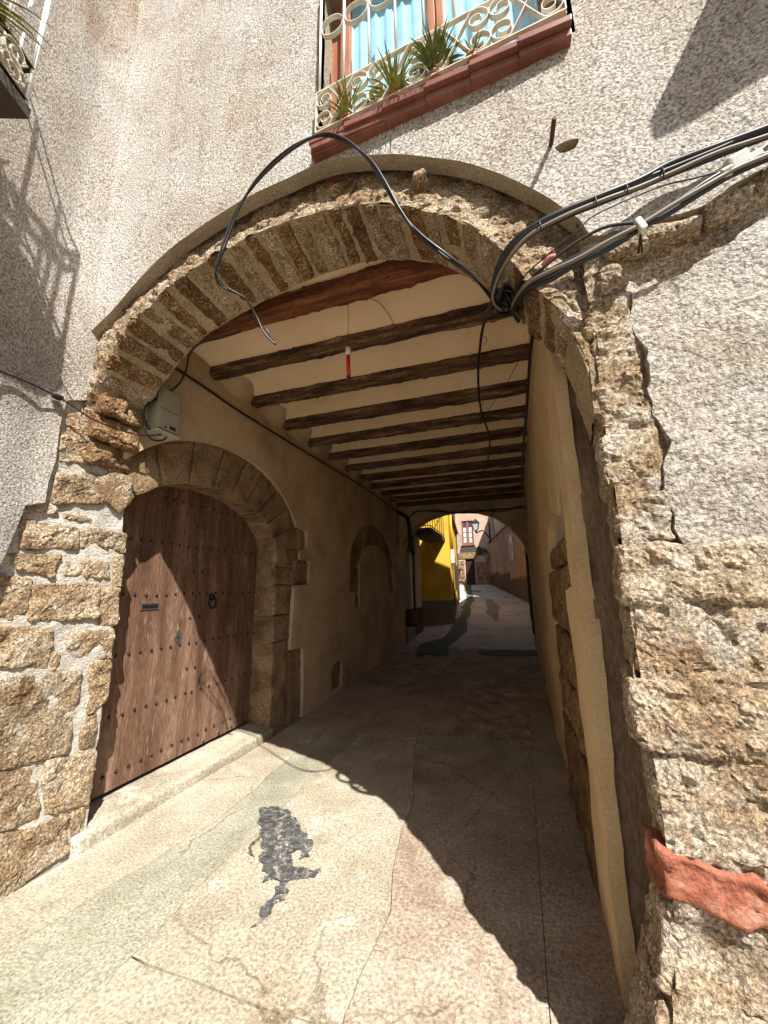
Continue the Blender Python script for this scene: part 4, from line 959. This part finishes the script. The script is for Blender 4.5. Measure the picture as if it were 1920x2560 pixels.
# ============================================================ CABLES AND FITTINGS
def cable(pts, r, label, m_='cable', group=None, k=8, name='cable'):
    o = tube(name, smooth_path(pts, 8), r, MT[m_], None, k); return tag(o, label, 'cable', group)
def fq(x, y, off): return fac(*q(x, y), off)
def bundle(base, offs, n, seed, sp, lab, group, radii, greys=()):
    rs = random.Random(seed)
    for i in range(n):
        dx = [(rs.uniform(-1, 1)) for _ in base]; a0 = rs.uniform(-1, 1); b0 = rs.uniform(-1, 1)
        P = []
        for j, ((x, y), of) in enumerate(zip(base, offs)):
            s_ = sp[j] if hasattr(sp, '__len__') else sp
            P.append(fq(x + s_ * (.25 * dx[j]), y + s_ * ((i - (n - 1) / 2) * 1.0 / max(n - 1, 1) * 2 * .9 + .25 * dx[j]), of + .012 * b0 * (1 if s_ > 2 else .4)))
        cable(P, radii[i % len(radii)], lab if i not in greys else lab.replace('black', 'grey'), 'cable_g' if i in greys else 'cable', group)
UP = [(1740, 254), (1659, 283), (1550, 324), (1450, 365), (1380, 398), (1300, 430), (1210, 466), (1140, 503), (1098, 550), (1074, 600), (1064, 645), (1085, 668), (1115, 660)]
bundle(UP, [-.06, -.06, -.06, -.06, -.07, -.09, -.10, -.09, -.05, .03, .12, .20, .24], 5, 1, [13, 13, 13, 12, 10, 9, 9, 10, 11, 9, 5, 5, 5],
       'thick black cable in the upper bundle clipped across the stucco right of the arch', 'upper cable bundle right of the arch', [.011, .008, .010, .007, .009], (3,))
LO = [(1740, 300), (1650, 340), (1590, 368), (1520, 408), (1450, 450), (1385, 490), (1320, 525), (1250, 562), (1190, 592), (1145, 615), (1117, 640), (1108, 668), (1120, 690)]
bundle(LO, [-.08, -.08, -.09, -.10, -.10, -.10, -.10, -.09, -.07, -.03, .06, .16, .25], 5, 2, [9, 9, 9, 9, 9, 7, 9, 10, 11, 10, 8, 6, 6],
       'black cable in the lower bundle held by the grey clip beside the arch', 'lower cable bundle right of the arch', [.009, .008, .010, .007, .008], (1,))
cable([fq(1585, 362, -.08), fq(1500, 385, -.07), fq(1420, 405, -.06), fq(1290, 462, -.08), fq(1245, 500, -.08), fq(1190, 545, -.06), fq(1130, 600, .0), fq(1110, 650, .2)], .003, 'thin dark wire strung straight between the two cable bundles')
cable([fq(1385, 480, -.10), fq(1310, 490, -.09), fq(1250, 520, -.08), fq(1205, 553, -.07), fq(1150, 600, -.03), fq(1112, 648, .18)], .006, 'slim black cable with a pink taped splice near the arch edge')
LP = [(1064, 645, .20), (1020, 595, .04), (960, 550, -.06), (905, 505, -.10), (865, 455, -.11), (830, 395, -.13), (795, 342, -.14), (745, 303, -.15), (690, 292, -.16), (620, 328, -.15), (555, 390, -.13), (510, 460, -.11), (484, 530, -.10), (466, 585, -.08), (482, 618, -.02), (530, 645, .08), (552, 685, .16), (568, 720, .2), (594, 742, .24)]
rs = random.Random(9)
for i in range(2):
    P = [fq(x + (3.2 * math.cos(j * 1.1 + i * math.pi)), y + (3.2 * math.sin(j * 1.1 + i * math.pi)), o + .006 * math.sin(j + i * 3)) for j, (x, y, o) in enumerate(LP)]
    if i: P = P[:-2] + [fq(552, 700, .18), fq(575, 712, .2), fq(590, 736, .23)]
    cable(P, .0062, 'black cable looping loosely up over the arch crown to the window sill', 'cable', 'loose looped cable pair')
# hanging tail below the beams
P = [fq(1064, 648, .22), onz(*q(1048, 690), 3.45), onz(*q(1038, 740), 3.52), onz(*q(1033, 820), 3.55), onz(*q(1040, 890), 3.55), onz(*q(1058, 950), 3.55), onz(*q(1050, 1005), 3.57), onz(*q(1030, 1040), 3.57)]
cable(P, .011, 'thick black cable strapped under the ceiling beams of the passage')
for (x, y) in [(1040, 725), (1034, 780), (1036, 860)]:
    p = onz(*q(x, y), 3.53); tag(tube('cable_tie', smooth_path([p, p + [.03, 0, -.02], p + [.035, 0, -.06], p + [.01, .01, -.08]], 5), .002, MT['cable'], None, 6), 'black plastic tie dangling from the cable under the ceiling beams', 'cable tie', 'ties on the ceiling cable')
cable([onz(*q(1128, 765), 3.56), onz(*q(1080, 850), 3.56), onz(*q(1000, 960), 3.57), onz(*q(960, 1012), 3.58)], .003, 'thin wire crossing diagonally beneath the ceiling beams')
H = [(1118, 680), (1150, 700), (1146, 760), (1141, 830), (1136, 900), (1131, 960), (1128, 1010), (1127, 1050)]
for i in range(3):
    P = [fq(1110, 662 + 4 * i, .22)] + [onx(*q(x + 1.6 * i - 1, y), .262 + .008 * i) for x, y in H[1:]]
    cable(P, [.010, .007, .006][i], 'black cable running back along the top of the right passage wall', 'cable', 'cables along the right passage wall')
L = [(372, 790), (450, 842), (520, 890), (630, 958), (740, 1025), (800, 1062), (848, 1098), (872, 1118)]
cable([onx(*q(x, y), -2.675) for x, y in L], .012, 'thick black cable along the top of the left passage wall')
cable([onx(*q(x, y), -2.60) for x, y in [(324, 928), (311, 905), (316, 876), (345, 858), (384, 832), (402, 800)]] + [ony(*q(x, y), 2.05) for x, y in [(409, 766), (432, 742), (480, 729), (520, 716)]], .008, 'black cable rising from the meter box to the arch soffit')
cable([onx(*q(x, y), -2.60) for x, y in [(316, 908), (313, 930), (330, 950), (352, 950), (366, 938)]], .007, 'short black cable looping beneath the meter box')
cable([onx(*q(x, y), X) for x, y, X in [(-90, 764, -2.40), (-40, 786, -2.52), (0, 802, -2.60), (60, 826, -2.65), (120, 855, -2.68), (155, 876, -2.67), (200, 905, -2.64), (250, 926, -2.62), (300, 939, -2.6), (338, 940, -2.6), (356, 936, -2.6)]], .0055, 'slim cable stretched over the left corner to the meter box')
t = thing('cable_clip', 'dark plastic clip on the slim cable at the left corner', 'clip', tuple(onx(*q(125, 858), -2.69)))
p = onx(*q(125, 858), -2.69); bevbox('clip_body', p[0] - .02, p[0] + .02, p[1] - .025, p[1] + .025, p[2] - .012, p[2] + .012, MT['iron'], t, .004)
# anchors
def oriented(name, c, ex, ez, size, m_, parent, r=.006):
    ex = np.array(ex, float); ex /= np.linalg.norm(ex); ez = np.array(ez, float); ez -= ex * ez.dot(ex); ez /= np.linalg.norm(ez); ey = np.cross(ez, ex)
    M = Matrix(((ex[0], ey[0], ez[0], c[0]), (ex[1], ey[1], ez[1], c[1]), (ex[2], ey[2], ez[2], c[2]), (0, 0, 0, 1)))
    return bevbox(name, -size[0] / 2, size[0] / 2, -size[1] / 2, size[1] / 2, -size[2] / 2, size[2] / 2, m_, parent, r, M)
c0 = fq(1592, 352, -.09); ex = fq(1650, 335, -.09) - fq(1560, 385, -.09)
t = thing('cable_anchor', 'grey wedge clamp gripping the cables right of the arch', 'clamp', tuple(c0))
oriented('body', c0, ex, (0, -.3, 1), (.062, .042, .052), MT['clamp'], t, .008)
oriented('tab', c0 + ex / np.linalg.norm(ex) * .045 + np.array([0, 0, -.012]), ex, (0, -.3, 1), (.05, .03, .026), MT['clamp'], t, .005)
oriented('wedge', c0 - ex / np.linalg.norm(ex) * .042 + np.array([0, -.012, -.022]), ex, (0, -.8, .6), (.03, .02, .03), MT['whitep'], t, .004)
tube('bail_wire', smooth_path([c0 + ex / np.linalg.norm(ex) * .07, c0 + ex / np.linalg.norm(ex) * .12 + np.array([0, 0, .012]), c0 + ex / np.linalg.norm(ex) * .2 + np.array([0, 0, .02])], 6), .004, MT['steel'], t, 8)
c1 = fq(1382, 492, -.10); ex = fq(1420, 470, -.07) - fq(1350, 510, -.07)
t = thing('cable_clip', 'grey plastic cable clip pinned to the stone right of the arch', 'clip', tuple(c1))
oriented('clip_body', c1, ex, (0, 0, 1), (.022, .05, .055), MT['clamp'], t, .006)
tube('nail', [c1 + np.array([0, 0, -.025]), c1 + np.array([.004, .06, -.055])], .004, MT['iron'], t, 6)
tube('nail', [c1 + np.array([0, 0, -.025]), c1 + np.array([.02, .07, -.05])], .003, MT['iron'], t, 6)
c2 = fq(1187, 556, -.065)
tag(tube('tape_splice', [fq(1172, 574, -.055), c2, fq(1200, 552, -.07)], [.009, .010, .008], MT['pink'], None, 10), 'pink tape wrapped around a cable splice at the arch edge', 'tape')
for i, (x, y, o) in enumerate([(1165, 488, -.10), (1285, 436, -.09), (1352, 409, -.075), (1430, 374, -.06)]):
    a = fq(x, y - 11, o - .012); b = fq(x + 3, y + 13, o - .012)
    tag(tube('cable_tie', [a, (a + b) / 2 + np.array([0, -.012, 0]), b], .003, MT['cable'], None, 6), 'black cable tie strapped round the upper bundle right of the arch', 'cable tie', 'ties on the upper cable bundle')
tag(tube('cable_stub', [fq(1113, 672, .25), fq(1133, 700, .28)], .008, MT['cable_g'], None, 8), 'short cut cable end sticking out of the knot under the arch', 'cable')
# knot of cables under the arch shoulder
rs = random.Random(5)
for i in range(6):
    P = [fq(1085 + rs.uniform(-26, 30), 640 + rs.uniform(-26, 36), .2 + rs.uniform(-.03, .05)) for _ in range(5)]
    cable(P, rs.choice([.006, .007, .009]), 'black cable tangled in the knot under the right arch shoulder', 'cable', 'knotted cables under the arch')
# meter box
mb0 = onx(394, 1069, -2.56); mb1 = onx(447, 1093, -2.56); mt_ = onx(419, 972, -2.56)
t = thing('meter_box', 'pale plastic electricity meter box high on the left passage wall', 'meter box', (-2.63, float(mb0[1]) + .1, float(mb1[2])))
y0, y1, z0, z1 = float(mb0[1]), float(mb1[1]), float(mb0[2]), float(mt_[2])
bevbox('body', -2.70, -2.575, y0, y1, z0, z1, MT['boxp'], t, .008)
bevbox('cover', -2.576, -2.558, y0 + .006, y1 - .006, z0 + .012, (z0 + z1) / 2 - .003, MT['boxp'], t, .004)
bevbox('cover', -2.576, -2.558, y0 + .006, y1 - .006, (z0 + z1) / 2 + .003, z1 - .006, MT['boxp'], t, .004)
bevbox('base', -2.70, -2.55, y0 - .006, y1 + .006, z0 - .022, z0 - .002, MT['boxl'], t, .004)
bevbox('name_plate', -2.5585, -2.5565, y1 - .10, y1 - .04, z0 + .03, z0 + .06, MT['rust'], t, .0006)
bevbox('latch', -2.5585, -2.553, y1 - .145, y1 - .13, z0 + .025, z0 + .04, MT['iron'], t, .001)
bevbox('conduit', -2.69, -2.65, y0 + .02, y0 + .05, z1, z1 + .22, MT['boxl'], t, .004)
# red tube on its wire
tp = ony(*q(752, 752), 2.36); tb_ = ony(*q(753, 826), 2.36)
t = thing('hanging_tube', 'red plastic tube with white cap hanging on a wire from the ceiling', 'tube', tuple(tb_))
tube('tube', [tb_ + [0, 0, .05], tp - [0, 0, .055]], .015, MT['redtube'], t, 14)
tube('cap', [tp - [0, 0, .06], tp - [0, 0, .045], tp], [.016, .020, .021], MT['whitep'], t, 14)
tube('tip', [tb_, tb_ + [0, 0, .02], tb_ + [0, 0, .055]], [.010, .0145, .0148], MT['rust'], t, 14)
tube('wire', [tp, np.array([tp[0], tp[1], 3.86])], .0015, MT['iron'], t, 6)
# wires over the ceiling and hair cracks
cable([onz(*q(x, y), 3.79) for x, y in [(782, 640), (820, 655), (845, 690), (862, 725)]], .0022, 'thin wire sagging across the ceiling beside the red tube')
# ============================================================ LANE BEYOND THE PASSAGE
# white house on the left
wh = thing('white_house', 'narrow white house with dark doorway just beyond the passage', 'house', (-2.9, 11.3, .2))
XW = -2.86
yy = [float(onx(x, 1450, XW)[1]) for x in (997, 1010, 1026, 1032, 1040, 1052)]; yy[0] = 9.9
zd = 1.02
mesh('wall', *join([box(XW - .3, XW, yy[0], yy[1], zd, 6.2), box(XW - .3, XW, yy[2], yy[3], zd, 6.2), box(XW - .3, XW, yy[4], yy[5] + .02, zd, 6.2), box(XW - .3, XW - .002, yy[1], yy[2], 2.75, 6.2), box(XW - .3, XW - .12, yy[3], yy[4], zd, 6.2), box(-7, XW - .3, 9.9, yy[5] + .02, 0, 6.2)]), MT['white'], wh, False)
random.seed(2)
for a, b in ((yy[0], yy[1]), (yy[2], yy[5] + .02)):
    y = a
    while y < b - .05:
        e = min(b, y + random.uniform(.25, .5))
        for z0, z1 in ((0.05, .55), (.56, 1.0)):
            P8 = [(x, s_, z) for x in (XW - .2, XW + .03 + random.uniform(0, .03)) for s_ in (y + .01, e - .01) for z in (z0, z1)]
            rough_hexa('plinth_stone', P8, MT['dado'], wh, res=.09, rad=.03, amp=.012, freq=9., wob=.01, seed=int(y * 10 + z0 * 7))
        y = e
bevbox('door', XW - .26, XW - .2, yy[1], yy[2], .2, 2.75, MT['dkwood'], wh, .01)
bevbox('door_step', XW - .2, XW + .10, yy[1] - .05, yy[2] + .05, .1, .52, MT['c2'], wh, .02)
tube('downpipe', [(XW - .04, (yy[3] + yy[4]) / 2, .25), (XW - .04, (yy[3] + yy[4]) / 2, 6)], .05, MT['slabb'], wh, 10)
bevbox('window', XW - .05, XW + .015, 10.05, 10.2, 2.95, 3.3, MT['glassd'], wh, .01)
Yb = 11.3; p0 = ony(1026, 1334, Yb); p1 = ony(1078, 1334, Yb); zf = float(p0[2]); s2 = ray(1050, 1360); Yfar = (zf - EYE) / s2[2] * s2[1]
wb = bevbox('balcony', XW - .1, float(p1[0]), Yb, float(Yfar), zf, zf + .16, MT['slabb'], wh, .02)
for i in range(9):
    x = XW + (float(p1[0]) - XW - .03) * i / 8; tube('bar', [(x, Yb + .03, zf + .16), (x, Yb + .03, zf + 1.1)], .012, MT['iron'], wb, 6)
for i in range(8):
    y = Yb + .03 + (float(Yfar) - Yb - .06) * i / 7; tube('bar', [(float(p1[0]) - .03, y, zf + .16), (float(p1[0]) - .03, y, zf + 1.1)], .012, MT['iron'], wb, 6)
for z_ in (.22, 1.1): tube('rail', [(XW, Yb + .03, zf + z_), (float(p1[0]) - .03, Yb + .03, zf + z_), (float(p1[0]) - .03, float(Yfar), zf + z_)], .016, MT['iron'], wb, 6)
# climber hanging by the far arch
V, F = blades(-2.62, 10.2, 2.75, 120, .5, .5, 21, 2.2, .02); o = mesh('climbing_plant', V, F, MT['leafd'], None); tag(o, 'dark straggling climber hanging where the passage opens to the white house', 'plant')
for i, P in enumerate([[onx(*q(x, y), -2.62) for x, y in [(872, 1118), (884, 1140), (886, 1170), (898, 1200)]]]):
    cable([np.array([p[0], min(p[1], 9.40), p[2]]) for p in [ony(*q(x, y), 9.36) for x, y in [(856, 1104), (878, 1118), (884, 1142), (887, 1172), (893, 1200)]]], .05, 'thick dark bunch of cables dropping beside the far arch')
cable([ony(*q(x, y), 9.36) for x, y in [(880, 1120), (905, 1104), (960, 1106), (1010, 1108), (1060, 1102), (1110, 1098), (1135, 1096)]], .018, 'black cable strung across under the far arch')
cable([ony(*q(x, y), 9.34) for x, y in [(940, 1100), (985, 1108), (1030, 1101), (1080, 1106), (1128, 1092)]], .012, 'slack thin cable across the crown of the far arch')

# yellow house
yh = thing('yellow_house', 'mustard yellow house with grey dado projecting into the lane', 'house', (-2.6, 13.6, .35))
A, B, Cc = np.array([-5.2, 12.95]), np.array([-2.10, 13.9]), np.array([-2.86, 21.7])
A = np.array([-5.2, 13.9 - 3.1 * .28])
def prism(pl, z0, z1):
    n = len(pl); V = [(p[0], p[1], z0) for p in pl] + [(p[0], p[1], z1) for p in pl]
    return np.array(V, float), [tuple(range(n))[::-1], tuple(range(n, 2 * n))] + [(i, (i + 1) % n, n + (i + 1) % n, n + i) for i in range(n)]
YT = 4.55
foot = [tuple(A), tuple(B), tuple(Cc), (-6., 21.7)]
mesh('wall', *prism(foot, 0, YT), MT['yellow'], yh, False)
o2 = [A + [-.02, -.02], B + [.02, -.02], B + (Cc - B) * .42 + [.02, 0], A + (Cc - B) * .42]
mesh('dado', *prism([tuple(p) for p in o2], 0, 1.18), MT['ydado'], yh, False)
V, F = prism([tuple(A + [-.2, -.12]), tuple(B + [.12, -.12]), tuple(Cc + [.14, 0]), (-6., 21.7)], YT, YT + .10); mesh('roof', V, F, MT['rooft'], yh, False)
e1 = (Cc - B) / np.linalg.norm(Cc - B); nrm = np.array([-e1[1], e1[0]]) * -1
def ysp(d, o): return B + e1 * d + np.array([e1[1], -e1[0]]) * o
def ybox(name, d0, d1, z0, z1, o, m_, parent=yh, back=.05):
    P = [tuple(ysp(d0, -back)), tuple(ysp(d0, o)), tuple(ysp(d1, o)), tuple(ysp(d1, -back))]; return mesh(name, *prism(P, z0, z1), m_, parent, False)
ybox('shutter', 3.4, 4.5, 1.5, 3.0, .03, MT['dkwood']); ybox('door', 5.4, 6.6, .6, 2.7, .03, MT['dkwood']); ybox('meter_cupboard', 1.0, 1.4, 2.55, 3.05, .12, MT['whitep']); ybox('pilaster', 7.2, 7.7, .5, 4.5, .05, MT['slabb'])
p = ysp(.75, .06); tube('downpipe', [(p[0], p[1], 3.05), (p[0], p[1], YT)], .05, MT['yellow'], yh, 8)
p2 = ysp(1.2, .05); tube('cable_run', [(p2[0], p2[1], 2.55), (p2[0], p2[1], 1.6), (p[0], p[1], 1.0)], .02, MT['iron'], yh, 6)
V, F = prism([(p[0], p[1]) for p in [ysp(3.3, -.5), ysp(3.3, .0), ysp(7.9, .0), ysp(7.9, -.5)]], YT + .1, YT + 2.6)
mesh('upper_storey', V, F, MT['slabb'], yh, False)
# dark house between
dh = thing('dark_house', 'dark grey house front squeezed between yellow and pink houses', 'house', (-3.5, 25, 1))
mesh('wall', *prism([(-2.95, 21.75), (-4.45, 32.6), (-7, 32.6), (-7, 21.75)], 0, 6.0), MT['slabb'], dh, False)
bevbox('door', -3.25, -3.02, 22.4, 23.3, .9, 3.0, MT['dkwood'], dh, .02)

# pink house closing the view
FYP = 33.0
ph = thing('pink_house', 'pink rendered house with brown window closing the end of the lane', 'house', (-3, 33, 1.8))
def fp(x, y, Y=FYP): p = ony(x, y, Y); return float(p[0]), float(p[2])
x0 = -5.6; x1 = fp(1232, 1400)[0] + .25
dl, dt = fp(1163, 1398); dr, db = fp(1190, 1462); wl_, wt = fp(1153, 1303); wr_, wb_ = fp(1185, 1362)
sheet('wall', [(x0, 1.0), (x1, 1.0), (x1, 9.2), (x0, 9.2)], [[(dl, db), (dr, db), (dr, dt), (dl, dt)], [(wl_, wb_), (wr_, wb_), (wr_, wt), (wl_, wt)]], lambda V: np.stack([V[:, 0], np.full(len(V), FYP), V[:, 1]], -1), MT['pinkw'], ph, step=.25, amp=.02, freq=1.)
mesh('back', *box(x0, x1, FYP + .3, FYP + 5, 1, 9.2), MT['pinkw'], ph, False)
dd = bevbox('door', dl - .02, dr + .02, FYP + .12, FYP + .18, db - .1, dt + .02, MT['dkwood'], ph, .02)
for i in range(1, 4): bevbox('door_board', dl + (dr - dl) * (i - 1) / 3 + .01, dl + (dr - dl) * i / 3 - .01, FYP + .09, FYP + .13, db, dt, MT['dkwood'], dd, .01)
wf = mesh('window', *box(wl_, wr_, FYP + .16, FYP + .2, wb_, wt), MT['glassd'], ph, False)
wmid = (wl_ + wr_) / 2; wv = (wr_ - wl_)
for a, b in ((wl_, wl_ + .10), (wmid - .09, wmid + .09), (wr_ - .10, wr_)): bevbox('stile', a, b, FYP + .06, FYP + .15, wb_, wt, MT['wood_w'], wf, .01)
for zz0, zz1 in ((wb_, wb_ + .18), (wt - .10, wt)): bevbox('rail', wl_, wr_, FYP + .07, FYP + .14, zz0, zz1, MT['wood_w'], wf, .01)
hz = (wt - wb_ - .28) / 4
for s_ in range(2):
    a, b = (wl_ + .11, wmid - .10) if s_ == 0 else (wmid + .10, wr_ - .11)
    for r_ in range(4):
        zz0 = wb_ + .19 + hz * r_; bevbox('pane', a, b, FYP + .10, FYP + .12, zz0 + .03, zz0 + hz - .02, MT['lace'] if r_ < 3 else MT['glassd'], wf, .005)
bevbox('window_sill', wl_ - .1, wr_ + .1, FYP - .08, FYP + .1, wb_ - .09, wb_ - .005, MT['slabb'], ph, .02)
random.seed(18)
bevbox('lintel', dl - .55, dr + .25, FYP - .05, FYP + .1, dt + .02, dt + .55, MT['dstone'], ph, .03)
# exposed ground-floor blocks
for xa, xb in ((x0 + .6, dl - .05), (dr + .05, x1 - .05)):
    z = db - .15
    while z < dt + .4:
        h = random.uniform(.28, .5); x = xa
        while x < xb - .1:
            w = random.uniform(.35, .8); e = min(xb, x + w)
            if not (z + h > dt and x < dr + .3 and e > dl - .6):
                P8 = [(xx, yv, zv) for xx in (x + .02, e - .02) for yv in (FYP - .05 - random.uniform(0, .04), FYP + .06) for zv in (z + .02, z + h - .02)]
                rough_hexa('stone', P8, MT['dstone'], ph, res=.14, rad=.05, amp=.02, freq=5., wob=.02, seed=int(x * 31 + z * 7))
            x = e
        z += h
sheet('bare_render', jag([(wl_ - .3, wb_ - .95), (wr_ + 1.2, wb_ - .9), (wr_ + .9, wb_ - .3), (wr_ + .2, wb_ - .12), (wl_ - .2, wb_ - .12)], .12, 5, 4), [], lambda V: np.stack([V[:, 0], np.full(len(V), FYP - .03), V[:, 1]], -1), MT['slabb'], ph, step=.15)
bevbox('door_step', dl - .3, dr + 1.0, FYP - .45, FYP, db - .25, db - .04, MT['c2'], ph, .03)

# rendered house along the right of the lane
lh = thing('rendered_house', 'rough brown rendered house with red brick course on the lane right side', 'house', (-.5, 26, 1.5))
Pn, Pf = np.array([.67, 19.8]), np.array([-1.72, 33.2]); er = (Pf - Pn) / np.linalg.norm(Pf - Pn); LL = np.linalg.norm(Pf - Pn); nr_ = np.array([-er[1], er[0]])
if nr_[0] > 0: nr_ = -nr_
def rsp(d, o): return Pn + er * d + nr_ * o
def rbox(name, d0, d1, z0, z1, o, m_, parent=lh, back=.1):
    P = [tuple(rsp(d0, -back)), tuple(rsp(d1, -back)), tuple(rsp(d1, o)), tuple(rsp(d0, o))]; return mesh(name, *prism(P, z0, z1), m_, parent, False)
rbox('wall', 0, LL, 0, 5.2, 0, MT['lwall'], lh, 4.0)
rbox('upper_wall', 0, LL, 5.2, 8.2, -.5, MT['beige'], lh, 4.0)
rbox('eave', 0, LL, 5.2, 5.3, .10, MT['rooft'], lh, 1.)
for d0, d1, z0 in ((0.2, 4.5, 1.95), (4.6, 9.0, 2.35), (9.1, 13.5, 2.55)):
    n = int((d1 - d0) / .45)
    rbox('plinth', d0 - .05, d1 + .05, .4, z0 - .005, .03, MT['dado'])
    for i in range(n): rbox('brick', d0 + (d1 - d0) * i / n, d0 + (d1 - d0) * (i + 1) / n - .012, z0, z0 + .14, .06, MT['red'])
wn_ = rbox('window', 3.2, 3.75, 3.2, 4.5, .02, MT['glassd']); rbox('window_frame', 3.1, 3.2, 3.1, 4.6, .05, MT['whitep'], wn_); rbox('window_frame', 3.75, 3.85, 3.1, 4.6, .05, MT['whitep'], wn_)
# house directly right beyond the passage
rh = thing('lane_house', 'plain tan house wall with drainpipes right of the lane beyond the passage', 'house', (.6, 14, .3))
mesh('wall', *prism([(.42, 9.88), (.67, 19.75), (4.2, 19.75), (4.2, 9.88)], -.1, 6.8), MT['tplaster'], rh, False)
for y in (12.2, 15.0): tube('drainpipe', [(.40 + (y - 9.88) * .025, y, 0.1), (.40 + (y - 9.88) * .025, y, 6.4)], .045, MT['slabb'], rh, 10)
# wall lantern
lp = ony(1224, 1345, 30.5)
t = thing('wall_lantern', 'black iron street lantern on a curved bracket at the lane end', 'street lamp', tuple(lp))
lc = ony(1190, 1328, 30.5); lx = float(lc[0]); lz = float(lc[2])
tube('bracket', smooth_path([lp, (float(lp[0]) - .25, 30.5, float(lp[2]) + .35), ((lx + float(lp[0])) / 2, 30.5, lz + .02), (lx, 30.5, lz - .15)], 8), .05, MT['iron'], t, 8)
tube('wall_plate', [(float(lp[0]) + .03, 30.5, float(lp[2]) - .4), (float(lp[0]) + .03, 30.5, float(lp[2]) + 1.6)], .06, MT['iron'], t, 8)
def frust(z0, z1, r0, r1):
    V = [(lx + r * sx, 30.5 + r * sy, z) for z, r in ((z0, r0), (z1, r1)) for sx, sy in ((-1, -1), (1, -1), (1, 1), (-1, 1))]; return np.array(V), [(3, 2, 1, 0), (4, 5, 6, 7)] + [(i, (i + 1) % 4, 4 + (i + 1) % 4, 4 + i) for i in range(4)]
mesh('lantern_glass', *frust(lz + .1, lz + .65, .12, .25), MT['lace'], t, False)
mesh('lantern_cap', *join([frust(lz + .66, lz + .84, .30, .16), frust(lz + .84, lz + .98, .11, .05)]), MT['iron'], t, False)
for sx, sy in ((-1, -1), (1, -1), (1, 1), (-1, 1)): tube('lantern_frame', [(lx + .155 * sx, 30.5 + .155 * sy, lz + .08), (lx + .26 * sx, 30.5 + .26 * sy, lz + .67)], .02, MT['iron'], t, 6)
tube('lantern_base', [(lx, 30.5, lz - .15), (lx, 30.5, lz + .1)], [.05, .12], MT['iron'], t, 8)
